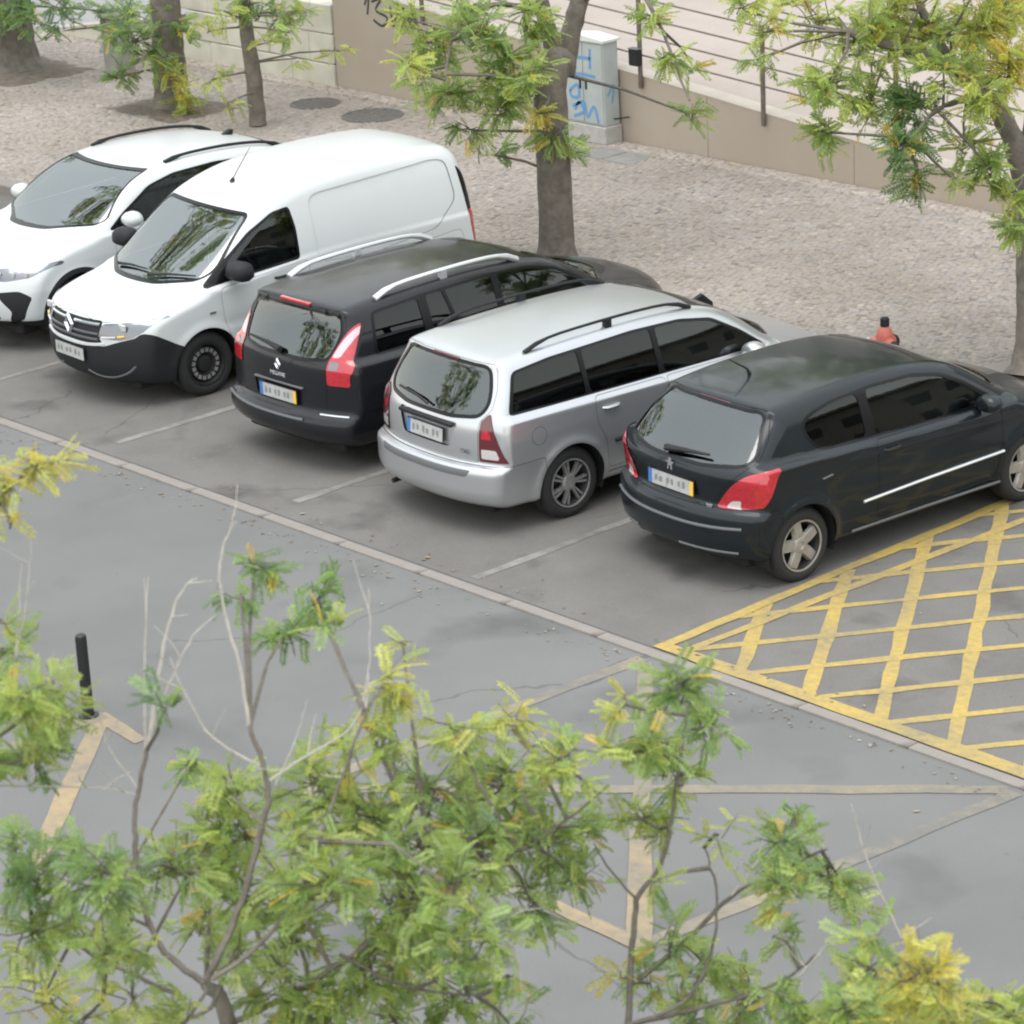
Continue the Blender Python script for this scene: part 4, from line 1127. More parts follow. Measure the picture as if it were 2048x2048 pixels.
clA = [(480, 1070, 48, 34, .12), (600, 1130, 50, 30, .12), (535, 1200, 62, 40, .2), (455, 1120, 40, 12, .15), (620, 1195, 36, 12, .3), (725, 1290, 66, 40, .72), (760, 1215, 34, 7, .7), (860, 1380, 72, 40, .55), (960, 1365, 56, 26, .75), (310, 1335, 34, 12, .12), (360, 1440, 60, 26, .3), (440, 1500, 70, 36, .4),
    (460, 1570, 100, 80, .45), (600, 1490, 105, 85, .4), (700, 1560, 115, 110, .4), (820, 1490, 105, 90, .33), (950, 1480, 105, 95, .33), (1065, 1440, 80, 60, .5), (900, 1600, 125, 120, .33), (1020, 1600, 100, 95, .33), (760, 1700, 125, 120, .38), (620, 1680, 105, 100, .38), (480, 1700, 105, 90, .33), (330, 1640, 95, 75, .33), (200, 1660, 90, 70, .22), (80, 1655, 95, 60, .18), (60, 1765, 95, 60, .4), (220, 1785, 95, 60, .42),
    (900, 1760, 115, 90, .33), (700, 1830, 125, 120, .38), (860, 1885, 105, 90, .33), (540, 1850, 95, 75, .38), (440, 1800, 75, 40, .4), (250, 1885, 85, 32, .6), (80, 1885, 95, 42, .7), (600, 1925, 85, 65, .38), (1000, 1700, 76, 44, .33), (1085, 1660, 56, 30, .28), (30, 1600, 50, 22, .2), (960, 1840, 50, 16, .25), (740, 1380, 60, 30, .5), (400, 1640, 80, 50, .38), (1090, 1560, 60, 36, .33), (560, 1590, 90, 50, .42), (660, 1420, 70, 36, .5), (780, 1600, 90, 50, .36), (860, 1680, 90, 50, .36), (980, 1540, 80, 40, .35), (560, 1770, 90, 50, .38), (800, 1780, 90, 50, .36), (380, 1740, 80, 40, .36), (140, 1720, 80, 36, .3), (760, 1920, 90, 50, .36), (960, 1930, 70, 30, .33), (160, 1920, 80, 30, .6), (350, 1930, 70, 26, .5), (150, 1610, 60, 26, .2), (410, 1560, 60, 30, .4)]
build_tree('street_tree', 'foreground tree at the lower left with bare forked limbs above its green crown', limbsA, C3(clA, dA+.25, .55, rt_, 1.2), .108, 21, 'bark', 'trees in front of the road', deadA)
# ---- foreground tree in the middle right
dC = 13.6
b_ = at(1184*K, 1935*K, dC)
limbsC = [([down(b_)+np.array([.1, 0, 0]), down(b_, 1.0)+np.array([.05, 0, 0]), b_], .07, .024), (A3([(1184, 1935), (1192, 1800), (1203, 1700), (1250, 1620), (1275, 1500), (1288, 1400), (1300, 1310)], dC), .016, .005),
    (A3([(1188, 1860), (1290, 1780), (1380, 1690), (1480, 1640), (1560, 1600)], dC+.1), .013, .005), (A3([(1184, 1935), (1290, 1890), (1340, 1800), (1352, 1690), (1330, 1600)], dC-.1), .011, .004), (A3([(1184, 1935), (1330, 1900), (1460, 1860), (1540, 1800)], dC), .012, .005), (A3([(1203, 1700), (1150, 1640), (1120, 1590)], dC), .007, .003)]
deadC = [(A3([(1380, 1690), (1420, 1640), (1440, 1590)], dC), .006, .003), (A3([(1700, 1770), (1660, 1680), (1630, 1600), (1605, 1515)], dC-.2), .006, .003), (A3([(1700, 1770), (1760, 1730)], dC-.2), .004, .002), (A3([(1500, 1850), (1545, 1800), (1560, 1780)], dC-.1), .007, .003), (A3([(1352, 1690), (1345, 1600), (1320, 1540)], dC), .005, .002)]
clC = [(1280, 1300, 72, 60, .22), (1335, 1372, 56, 40, .22), (1222, 1400, 80, 56, .38), (1270, 1462, 80, 60, .38), (1180, 1330, 44, 14, .7), (1150, 1420, 60, 26, .55), (1215, 1550, 60, 26, .5), (1355, 1575, 56, 14, .62), (1260, 1560, 50, 20, .45), (1480, 1585, 62, 44, .28), (1565, 1660, 80, 60, .33), (1485, 1690, 70, 44, .33), (1610, 1720, 50, 22, .42), (1500, 1540, 36, 14, .25), (1262, 1785, 60, 34, .33), (1335, 1825, 80, 50, .28), (1225, 1855, 50, 26, .33), (1405, 1885, 100, 80, .28), (1500, 1905, 85, 66, .28), (1460, 1765, 50, 20, .28), (1300, 1925, 80, 50, .3), (1180, 1840, 30, 8, .95), (1240, 1660, 40, 10, .5)]
build_tree('street_tree', 'slim foreground tree right of the centre with thin twigs and loose green sprays', limbsC, C3(clC, dC+.1, .45, rt_, 1.2), .108, 22, 'bark_young', 'trees in front of the road', deadC)
# ---- foreground tree at the lower right, turning yellow
dD = 12.6
b_ = at(1760*K, 1990*K, dD)
limbsD = [([down(b_), down(b_, 1.0), b_], .07, .02), (A3([(1760, 1990), (1740, 1920), (1700, 1840), (1660, 1780)], dD), .012, .005), (A3([(1760, 1990), (1820, 1930), (1860, 1880)], dD), .012, .005), (A3([(1750, 1960), (1650, 1930), (1580, 1900)], dD), .010, .004)]
clD = [(1650, 1835, 80, 60, .5), (1750, 1850, 90, 80, .86), (1700, 1900, 90, 80, .7), (1850, 1895, 80, 66, .55), (1600, 1905, 70, 54, .38), (1800, 1925, 90, 70, .62), (1645, 1775, 44, 18, .32), (1910, 1925, 60, 40, .5), (1700, 1960, 90, 70, .5), (1560, 1950, 70, 44, .35)]
build_tree('street_tree', 'yellowing foreground tree top at the lower right corner', limbsD, C3(clD, dD, .45, rt_, 1.25), .108, 23, 'bark_young', 'trees in front of the road')
# ---- branches of a tree that stands left of the picture
dE = 12.4
b_ = at(-160*K, 1700*K, dE)
limbsE = [([down(b_), down(b_, 1.6), b_], .09, .04), (A3([(-160, 1700), (-90, 1480), (0, 1390), (80, 1330)], dE), .018, .006), (A3([(-120, 1560), (-80, 1200), (-40, 1000), (40, 900)], dE+.2), .014, .005), (A3([(-60, 1430), (0, 1440), (60, 1430)], dE), .008, .004)]
clE = [(40, 1330, 80, 70, .42), (100, 1300, 50, 26, .5), (60, 1425, 66, 44, .28), (15, 1230, 50, 22, .33), (115, 1345, 50, 26, .42), (60, 880, 66, 24, .85), (15, 915, 56, 20, .8), (100, 875, 40, 10, .85), (20, 990, 40, 6, .8), (-60, 1300, 90, 70, .4), (-80, 1450, 100, 80, .35), (-60, 930, 80, 40, .7), (0, 1170, 36, 8, .4)]
build_tree('street_tree', 'foreground tree reaching in from the left edge of the picture', limbsE, C3(clE, dE, .25, rt_, 1.2), .108, 24, 'bark_young', 'trees in front of the road',
    [(A3([(30, 1240), (50, 1130), (60, 1010)], dE), .004, .002), (A3([(20, 1300), (35, 1180), (40, 1060)], dE), .004, .002)])

# ---- trees on the pavement
def high_crown(c, rx, rz, k, n_, r, h=.35):
    out = []
    for _ in range(k):
        v = r.normal(0, 1, 3); v /= np.linalg.norm(v); q = r.uniform(.35, 1)**.5
        out.append((np.array(c)+v*np.array([rx, rx, rz])*q, r.uniform(.45, .7), n_, np.clip(h+r.normal(0, .15), 0, 1)))
    return out
mB = np.array([-5.03, 6.72, .11]); dM = 31.6
limbsM = [([mB, mB+np.array([.02, 0, .8]), mB+np.array([.02, .0, 2.0]), at(1060*K, 120*K, 31.9)], .195, .165),
    ([at(1056*K, 135*K, 31.85), at(1042*K, 80*K, 31.7), at(1025*K, 20*K, 31.5), at(1000*K, -120*K, 31.2), at(960*K, -320*K, 31)], .11, .05),
    ([at(1062*K, 140*K, 31.9), at(1076*K, 70*K, 31.85), at(1094*K, 0, 31.8), at(1140*K, -150*K, 32), at(1180*K, -330*K, 32.2)], .13, .06),
    ([at(1025*K, 20*K, 31.5), at(930*K, 10*K, 31), at(860*K, 60*K, 30.6), at(840*K, 150*K, 30.4)], .035, .012), ([at(1098*K, 0, 31.8), at(1190*K, -30*K, 31), at(1250*K, 60*K, 30.6), at(1300*K, 190*K, 30.3)], .035, .012)]
clM = [(820, 95, 75, 50, .33), (900, 60, 68, 44, .3), (960, 115, 75, 56, .28), (850, 175, 72, 48, .33), (945, 205, 64, 46, .33), (1000, 150, 56, 38, .4), (885, 245, 48, 24, .28), (1050, 245, 42, 26, .33), (930, 292, 28, 9, .2), (1000, 35, 66, 44, .35), (780, 40, 56, 26, .5), (765, 120, 36, 12, .6), (1070, 290, 30, 10, .3), (1300, 215, 42, 18, .3), (1250, 110, 54, 24, .4), (1230, 35, 56, 22, .4), (1310, 130, 30, 8, .4), (1020, 215, 30, 12, .85), (790, 150, 40, 14, .35), (860, 20, 60, 30, .4), (920, 150, 50, 26, .45)]
build_tree('pavement_tree', 'tree with a straight grey-brown trunk on the pavement behind the black estate car', limbsM, C3(clM, 31.0, .5, rt_, 1.7)+high_crown(at(1060*K, -420*K, 31.6), 2.6, 1.7, 46, 30, rt_), .195, 31, 'bark', 'trees on the pavement', None, mB, .010)
rB = np.array([1.22, 6.74, .11]); dR = 27.4
limbsR = [([rB, at(1948*K, 560*K, 27.6), at(1942*K, 420*K, 27.6), at(1926*K, 310*K, 27.5), at(1888*K, 215*K, 27.4), at(1805*K, 130*K, 27.2), at(1700*K, 95*K, 27.0), at(1600*K, 60*K, 26.8)], .17, .035),
    ([at(1936*K, 360*K, 27.6), at(1960*K, 150*K, 27.8), at(1990*K, -100*K, 28), at(2000*K, -350*K, 28)], .11, .05), ([at(1805*K, 130*K, 27.2), at(1740*K, 20*K, 27.4), at(1700*K, -120*K, 27.6)], .05, .025), ([at(1860*K, 190*K, 27.3), at(1780*K, 200*K, 26.8), at(1720*K, 260*K, 26.6)], .03, .01)]
clR = [(1560, 160, 80, 60, .45), (1640, 80, 100, 80, .5), (1740, 60, 100, 90, .5), (1850, 60, 100, 90, .66), (1640, 200, 72, 50, .5), (1722, 205, 62, 66, .02), (1702, 285, 52, 50, .02), (1735, 335, 40, 20, .08), (1560, 250, 44, 28, .33), (1850, 180, 90, 60, .55), (1905, 130, 64, 60, .82), (1870, 322, 52, 40, .38), (1820, 280, 40, 18, .35), (1925, 430, 32, 24, .4), (1440, 60, 60, 20, .6), (1400, 20, 54, 18, .5), (1540, 40, 76, 36, .6), (1900, 20, 90, 70, .6), (1440, 110, 36, 10, .4), (1800, 340, 30, 10, .4), (1780, 130, 60, 30, .4), (1915, 360, 40, 24, .45), (1680, 20, 90, 60, .55)]
build_tree('pavement_tree', 'leaning pavement tree at the right edge with drooping green and yellow leaves', limbsR, C3(clR, 26.8, .5, rt_, 1.8)+high_crown(at(1900*K, -330*K, 27.6), 2.4, 1.5, 40, 30, rt_, .5), .18, 32, 'bark', 'trees on the pavement', None, rB, .009)
t1 = np.array([-18.9, 9.15, .11]); d1 = float((t1-CAM_C)@fw)
limbs1 = [([t1, t1+np.array([0, 0, .5]), t1+np.array([.05, 0, 1.2]), t1+np.array([-.1, .1, 2.6]), t1+np.array([-.2, .2, 4.])], .46, .22), ([t1+np.array([0, 0, 2.2]), t1+np.array([.8, -.3, 3.2]), t1+np.array([1.6, -.6, 4.2])], .14, .06)]
cl1 = [(30, 8, 56, 40, .05), (110, 15, 56, 34, .05), (190, 20, 50, 26, .08), (60, 40, 40, 20, .05), (0, 40, 40, 24, .05), (110, 55, 22, 6, .1)]
build_tree('pavement_tree', 'thick-trunked tree in a soil pit at the upper left corner', limbs1, C3(cl1, d1-1.2, .3, rt_, 1.8)+high_crown(t1+np.array([.3, -.2, 5.0]), 2.4, 1.3, 34, 30, rt_, .12), .195, 33, 'bark', 'trees on the pavement', None, t1, .010)
t2 = np.array([-14.75, 8.95, .12]); d2 = float((t2-CAM_C)@fw)
limbs2 = [([t2, t2+np.array([0, 0, .6]), t2+np.array([.03, 0, 1.5]), t2+np.array([-.05, .05, 3.]), t2+np.array([.0, .2, 4.4])], .25, .13), ([t2+np.array([0, 0, 1.6]), t2+np.array([-.7, -.3, 2.0]), t2+np.array([-1.3, -.6, 2.0])], .05, .02)]
cl2 = [(255, 80, 62, 50, .08), (228, 145, 40, 26, .15), (330, 140, 40, 22, .75), (350, 175, 34, 18, .8), (330, 45, 44, 24, .2), (240, 20, 54, 30, .1), (290, 110, 40, 26, .3), (300, 15, 44, 26, .3), (345, 195, 30, 14, .5), (215, 60, 36, 18, .1)]
build_tree('pavement_tree', 'tree with ivy-yellow leaves on its trunk beside the stone pillar', limbs2, C3(cl2, d2-.6, .3, rt_, 1.8)+high_crown(t2+np.array([0, 0, 5.2]), 2.0, 1.2, 30, 28, rt_, .3), .18, 34, 'bark', 'trees on the pavement', None, t2, .009)
t3 = np.array([-12.93, 8.95, .12]); d3 = float((t3-CAM_C)@fw)
limbs3 = [([t3, t3+np.array([-.02, 0, .7]), t3+np.array([-.10, 0, 1.4]), t3+np.array([-.16, .05, 2.4]), t3+np.array([-.1, .1, 3.8])], .115, .06), ([t3+np.array([-.14, 0, 1.9]), t3+np.array([.5, -.2, 2.3])], .03, .012)]
cl3 = [(520, 28, 54, 40, .2), (498, 82, 26, 8, .75), (400, 150, 44, 14, .62), (392, 60, 44, 10, .6), (575, 25, 40, 18, .45), (470, 10, 44, 26, .25), (545, 62, 34, 14, .3), (640, 95, 34, 6, .6), (420, 20, 40, 12, .5), (430, 195, 34, 8, .6), (560, 110, 30, 5, .6)]
build_tree('pavement_tree', 'thin-trunked tree standing behind the white crossover car', limbs3, C3(cl3, d3-.5, .35, rt_, 1.7)+high_crown(t3+np.array([0, 0, 4.8]), 1.7, 1.0, 24, 28, rt_, .35), .18, 35, 'bark', 'trees on the pavement', None, t3, .008)
# ---- two trees added out of view on the left, for the windscreens to reflect
for i, (tx_, ty_) in enumerate(((-13.6, .4), (-11.5, -8.5))):
    tb = np.array([tx_, ty_, 0.])
    lm_ = [([tb, tb+np.array([.05, 0, 1.5]), tb+np.array([0, .1, 3.]), tb+np.array([.2, .3, 5.])], .2, .1), ([tb+np.array([0, .1, 3.]), tb+np.array([1.4, .8, 4.6]), tb+np.array([2.6, 1.2, 5.8])], .08, .03), ([tb+np.array([0, .1, 3.2]), tb+np.array([-1., .8, 4.8])], .08, .03)]
    build_tree('street_tree', ('leafy tree added out of view on the left for the crossover windscreen to reflect', 'leafy tree added out of view on the left for the van windscreen to reflect')[i], lm_, high_crown(tb+np.array([1.9, .9, 6.9]), 2.6, 1.5, 46, 24, rt_, .3), .28, 41+i, 'bark', 'trees added for reflections', None, tb, .010)

# ------------------------------------------------------------------ the five parked cars
BOTH = [1, -1]
def mirror_poly(P): return [*P, *[(-x, z) for x, z in P[::-1]]]
def car_silver():
    def extras(c, root, hit):
        plate(c, root, hit, .795, yellow=False, lift=.0, tilt=-.08, w_=.47)
        y = hit((0, .9, .90), (0, -2, 0))[1]
        MB().box(-.35, .35, y-.020, y+.02, .885, .925, .01).build('tailgate_handle', MAT['plastic_black'], root)
        for s in BOTH:
            roof_rail(root, hit, .56, (.72, 2.55), .06, .013, MAT['plastic_black'], s, feet=(1.62,))
            mirror_part(root, .80, 2.98, 1.0, MAT['paint_silver'], MAT['plastic_black'], s)
            handle_part(root, hit, 1.40, .87, s, MAT['paint_silver']); handle_part(root, hit, 2.22, .86, s, MAT['paint_silver'])
        y = hit((0, .9, 1.395), (0, -2, 0))
        MB().box(-.17, .17, y[1]-.012, y[1]+.03, 1.368, 1.388, .004).build('brake_lamp', MAT['lamp_red_dark'], root)
        P = [hit((x, .9, z), (0, -2, 0))+np.array([0, -.03, .02]) for x, z in ((.02, 1.0), (-.12, 1.03), (-.42, 1.05))]
        wiper(root, P, MAT['rubber'])
        text_part(root, 'TDCi', (.46, hit((.46, .9, .70), (0, -2, 0))[1]-.004, .69), (R(90), 0, R(4)), .05, MAT['plastic_grey'], 'lettering')
        strip_on(root, hit, [(1.42, .57), (2.0, .58), (3.1, .59)], 'right', .018, MAT['plastic_black'], 'door_moulding')
        strip_on(root, hit, [(1.42, .50), (2.0, .51), (3.1, .52)], 'left', .018, MAT['plastic_black'], 'door_moulding')
        MB().tube([(-.50, .30, .235), (-.50, .10, .225)], .022, 10).build('exhaust_pipe', MAT['steel_dark'], root, True)
    lamp = lambda x, y, z: np.max([.60-x, .64-z, z-1.03, (y-.36)*.95, (x-(.825-(z-.64)*.40))*.9, (.60+(z-.97)*.9)-x], 0)
    band = lambda a, b, ins=0.02: (lambda x, y, z: np.max([a-z, z-b, .60+ins-x, y-.33, x-(.785-(z-.64)*.40)], 0))
    return dict(name='silver_estate_car', label='silver estate car with black roof rails parked rear-out beside the dark hatchback', cat='car', group='cars parked in the bays',
        L=4.454, W=1.70, H=1.48, loc=(-.386, .713, 0), rz=-.06, paint='paint_silver',
        sil=[(.25, .22), (.06, .26), (.0, .34), (-.0, .47), (.0, .56), (.03, .60), (.09, .61), (.095, .63), (.09, .75), (.10, .90), (.14, .99), (.26, 1.20), (.36, 1.36), (.36, 1.41), (.44, 1.435), (.75, 1.455), (1.3, 1.475), (1.9, 1.478), (2.4, 1.455), (2.75, 1.40), (2.95, 1.33), (3.3, 1.13), (3.55, .99), (3.72, .945), (4.05, .86), (4.28, .76), (4.40, .64), (4.454, .50), (4.45, .34), (4.38, .24), (4.1, .20)],
        plan=[(0, .80), (.15, .825), (.5, .845), (1.2, .85), (2.5, .85), (3.6, .845), (4.1, .83), (4.454, .78)],
        belt=[(0, .985), (.4, .98), (1.5, .96), (2.8, .93), (3.3, .92), (3.6, 1.0), (4.454, 1.0)],
        gh=[(0, .745), (.4, .765), (1.2, .785), (2.4, .785), (3.0, .77), (3.5, .74), (4.454, .7)],
        tumble=.29, bow_rear=.21, bow_front=.38, crown=.05, wheel_r=.95, wheel_f=3.565, tyre_r=.31, arch_r=.345, flare=.022,
        cowl_y=3.42, dash_z=.95, seat_y=2.35, rear_seat=1.50, wheel_style='seven', rim_r=.205, rim_mat='alloy', seat_mat='seat_cloth',
        regions=[
            dict(type='glass', name='rear_window', proj='rear', lim=.9, mat='glass_rear', seal=.03, round=.05,
                 poly=mirror_poly([(.51, 1.35), (.585, 1.20), (.61, 1.09), (.56, 1.015), (.3, .985)])),
            dict(type='glass', name='windscreen', proj='front', lim=2.4, mat='glass_screen', round=.04, poly=mirror_poly([(.52, 1.385), (.66, 1.02), (.3, .985)])),
            dict(type='dlo', sides=BOTH, proj='side', round=.05, frame_mat='frit',
                 poly=[(.37, 1.005), (.50, 1.33), (.9, 1.365), (1.8, 1.385), (2.35, 1.365), (2.70, 1.305), (3.0, 1.14), (3.25, .965), (2.0, .985)],
                 panes=[dict(mat='glass_privacy', poly=[(.415, 1.025), (.525, 1.31), (.9, 1.345), (1.19, 1.355), (1.19, 1.01)]),
                        dict(mat='glass_privacy', poly=[(1.24, 1.008), (1.24, 1.357), (1.8, 1.366), (2.0, 1.36), (2.0, 1.0)]),
                        dict(mat='glass_side', poly=[(2.06, 1.0), (2.06, 1.357), (2.34, 1.343), (2.68, 1.285), (2.97, 1.125), (3.17, .985)])]),
            dict(type='part', name='tail_lamp', sides=BOTH, proj='fn', fn=lamp, mat='lamp_red_dark', off=.006, inner=[
                dict(name='reversing_lamp', proj='fn', fn=band(.665, .745), mat='lamp_white'),
                dict(name='tail_lens', proj='fn', fn=band(.83, .90), mat='lamp_red')]),
            dict(type='part', name='plate_recess', proj='rear', lim=.5, mat='paint_silver', off=-.02, round=.04, poly=[(-.38, .93), (.38, .93), (.30, .715), (-.30, .715)]),
            dict(type='part', name='bumper_insert', proj='rear', lim=.45, mat='plastic_grey', off=.002, round=.02, poly=[(-.58, .575), (.58, .575), (.54, .518), (-.54, .518)]),
            dict(type='panel', name='tailgate', proj='rear', lim=.55, round=.03, poly=mirror_poly([(.57, 1.39), (.645, 1.2), (.665, 1.06), (.585, .97), (.585, .625)])),
            dict(type='panel', name='rear_bumper', proj='fn', fn=lambda x, y, z: np.maximum(z-.608+.0*y, y-.66)),
            dict(type='panel', name='rear_door', sides=BOTH, proj='side', round=.05, poly=[(1.36, .34), (2.03, .34), (2.03, .965), (1.24, .975), (1.24, .78), (1.33, .60)]),
            dict(type='panel', name='front_door', sides=BOTH, proj='side', round=.05, poly=[(2.045, .34), (3.16, .34), (3.22, .6), (3.2, .945), (2.045, .965)]),
            dict(type='panel', name='fuel_flap', sides=[1], proj='side', poly=[(.62+.075*math.cos(a), .80+.075*math.sin(a)) for a in np.linspace(0, 6.28, 16, endpoint=False)]),
            dict(type='gap', name='sill_line', sides=BOTH, proj='fn', fn=lambda x, y, z: np.max([np.abs(z-.30)-.004, .5-x, 1.35-y, y-3.2], 0)),
            dict(type='panel', name='bonnet', proj='top', lim=.6, round=.08, poly=[(-.62, 3.50), (.62, 3.50), (.60, 4.05), (.45, 4.22), (-.45, 4.22), (-.60, 4.05)]),
        ], extras=[extras])

def car_hatch():
    def extras(c, root, hit):
        plate(c, root, hit, .775, lift=.010, tilt=-.02)
        for s in BOTH:
            mirror_part(root, .82, 2.66, 1.0, MAT['paint_green_black'], MAT['plastic_black'], s)
            handle_part(root, hit, 1.62, .865, s, MAT['plastic_black'])
            strip_on(root, hit, [(1.30, .50), (2.0, .515), (2.88, .53)], 'right' if s > 0 else 'left', .013, MAT['rail_silver'], 'door_moulding')
            strip_on(root, hit, [(1.20, .27), (2.0, .265), (2.86, .265)], 'right' if s > 0 else 'left', .012, MAT['plastic_grey'], 'sill_moulding')
        strip_on(root, hit, [(x, .515+.02*(x/.74)**2) for x in np.linspace(-.74, .70, 13)], 'rear', .014, MAT['plastic_grey'], 'bumper_moulding')  # bumper strips are body colour; the grey paints in light they catch
        strip_on(root, hit, [(x, .32+.01*(x/.74)**2) for x in np.linspace(.12, .66, 7)], 'rear', .011, MAT['plastic_grey'], 'bumper_moulding')
        strip_on(root, hit, [(-x, .32+.01*(x/.74)**2) for x in np.linspace(.40, .72, 7)], 'rear', .011, MAT['plastic_grey'], 'bumper_moulding')
        P = [hit((x, .9, z), (0, -2, 0))+np.array([0, -.03, .02]) for x, z in ((-.10, 1.005), (.08, 1.02), (.34, 1.03))]
        MB().tube(P, [.03, .02, .009], 6).build('wiper', MAT['rubber'], root)
        y = hit((0, .9, 1.36), (0, -2, 0))
        MB().box(-.17, .17, y[1]-.006, y[1]+.05, 1.325, 1.345, .004).build('brake_lamp', MAT['lamp_red_dark'], root)
        z0 = hit((-.1, 1.0, .8), (0, 0, 1.4))
        MB().tube([z0, z0+np.array([0, -.03, .05]), z0+np.array([0, -.22, .17])], [.018, .01, .004], 5).build('aerial', MAT['rubber'], root)
        # lion-like emblem: an upright beast in outline
        yb = hit((0, .9, .925), (0, -2, 0))[1]
        P = [(-.030, -.045), (-.012, -.045), (-.010, -.015), (.006, -.012), (.012, -.045), (.030, -.045), (.024, -.005), (.040, .012), (.036, .022), (.018, .014), (.014, .030), (.024, .046), (.006, .056), (-.014, .046), (-.016, .022), (-.040, .030), (-.042, .018), (-.020, .004), (-.024, -.02)]
        o = MB().prism(P, .010, (0, 0, 0), ((1, 0, 0), (0, 0, 1), (0, -1, 0))).build('badge', MAT['chrome'], root); o.location = (0, yb-.002, .925)
        text_part(root, '207', (.40, hit((.40, .9, .665), (0, -2, 0))[1]-.004, .655), (R(90), 0, R(4)), .045, MAT['rail_silver'], 'lettering')
        for s in BOTH: strip_on(root, hit, [(.86, .80), (.92, .805), (.97, .81)], 'right' if s > 0 else 'left', .008, MAT['plastic_grey'], 'side_badge')
    lampP = [(.45, .665), (.51, .76), (.59, .86), (.70, .95), (.98, 1.03), (.98, .74), (.74, .685), (.62, .665)]
    lp = round_poly(lampP, .04)
    lamp = lambda x, y, z: np.maximum(sdpoly(np.stack([x, z], 1), lp), (y-(.40+(z-.9)*.55))*.8)
    wp = round_poly([(.53, .676), (.58, .735), (.66, .745), (.98, .84), (.98, .65)], .02)
    white = lambda x, y, z: np.maximum(sdpoly(np.stack([x, z], 1), wp), y-.20)
    return dict(name='dark_hatchback', label='near-black three-door hatchback parked rear-out beside the yellow hatching', cat='car', group='cars parked in the bays',
        L=4.03, W=1.72, H=1.475, loc=(2.026, 1.162, 0), rz=-.075, paint='paint_green_black',
        sil=[(.22, .22), (.05, .27), (.0, .38), (-.0, .52), (.0, .61), (.04, .66), (.075, .675), (.08, .72), (.06, .84), (.055, .93), (.10, .985), (.20, 1.05), (.42, 1.25), (.54, 1.325), (.53, 1.365), (.63, 1.385), (1.1, 1.42), (1.6, 1.435), (2.05, 1.415), (2.4, 1.36), (2.6, 1.305), (2.95, 1.13), (3.2, 1.0), (3.35, .96), (3.65, .87), (3.87, .73), (3.99, .58), (4.03, .42), (3.97, .26), (3.7, .20)],
        plan=[(0, .79), (.2, .83), (.6, .858), (1.5, .86), (2.5, .86), (3.2, .86), (3.7, .83), (4.03, .76)],
        belt=[(0, 1.0), (.5, .99), (1.2, .955), (2.2, .91), (2.8, .90), (3.2, .95), (3.4, 1.0), (4.03, 1.0)],
        gh=[(0, .70), (.5, .745), (1.2, .78), (2.2, .79), (2.8, .77), (3.2, .74), (4.03, .7)],
        tumble=.31, bow_rear=.26, bow_rear_hi=.15, bow_front=.42, crown=.05, wheel_r=.66, wheel_f=3.20, tyre_r=.305, arch_r=.342, flare=.024,
        cowl_y=3.1, dash_z=.95, seat_y=2.0, rear_seat=1.15, wheel_style='five', rim_r=.205, rim_mat='alloy_dusty', seat_mat='seat_cloth',
        crease=[(.15, 1.3, .985, .955, .016, .03), (1.2, 3.2, .86, .80, .006, .04)],
        regions=[
            dict(type='glass', name='rear_window', proj='rear', lim=1.0, mat='glass_rear', seal=.022, round=.05,
                 poly=mirror_poly([(.52, 1.315), (.62, 1.16), (.67, 1.05), (.62, 1.01), (.3, .985)])),
            dict(type='glass', name='windscreen', proj='front', lim=2.0, mat='glass_screen', round=.04, poly=mirror_poly([(.53, 1.345), (.66, 1.03), (.3, .99)])),
            dict(type='dlo', sides=BOTH, proj='side', round=.06,
                 poly=[(.78, 1.21), (.85, 1.05), (.95, .99), (1.5, .965), (2.3, .935), (2.92, .93), (2.62, 1.14), (2.36, 1.27), (2.05, 1.33), (1.6, 1.345), (1.15, 1.325), (.90, 1.28)],
                 panes=[dict(mat='glass_privacy', round=.06, poly=[(.81, 1.20), (.87, 1.07), (.96, 1.012), (1.42, .99), (1.42, 1.322), (1.15, 1.303), (.92, 1.26)]),
                        dict(mat='glass_side', poly=[(1.52, .985), (1.52, 1.325), (2.03, 1.31), (2.33, 1.25), (2.58, 1.125), (2.82, .955), (2.3, .955)])]),
            dict(type='part', name='tail_lamp', sides=BOTH, proj='fn', fn=lamp, mat='lamp_red', off=.007, inner=[dict(name='reversing_lamp', proj='fn', fn=white, mat='lamp_white')]),
            dict(type='panel', name='tailgate', proj='rear', lim=.66, round=.03, poly=mirror_poly([(.55, 1.347), (.66, 1.18), (.70, 1.03), (.56, .86), (.46, .74), (.42, .665)])),
            dict(type='panel', name='rear_bumper', proj='fn', fn=lambda x, y, z: np.maximum(z-.665-.0*y, y-.42)),
            dict(type='panel', name='front_door', sides=BOTH, proj='side', round=.05, poly=[(1.47, .32), (2.80, .32), (2.88, .6), (2.86, .915), (2.3, .925), (1.47, .95)]),
            dict(type='panel', name='bonnet', proj='top', lim=.6, round=.08, poly=[(-.62, 3.16), (.62, 3.16), (.60, 3.6), (.4, 3.85), (-.4, 3.85), (-.60, 3.6)]),
        ], extras=[extras])

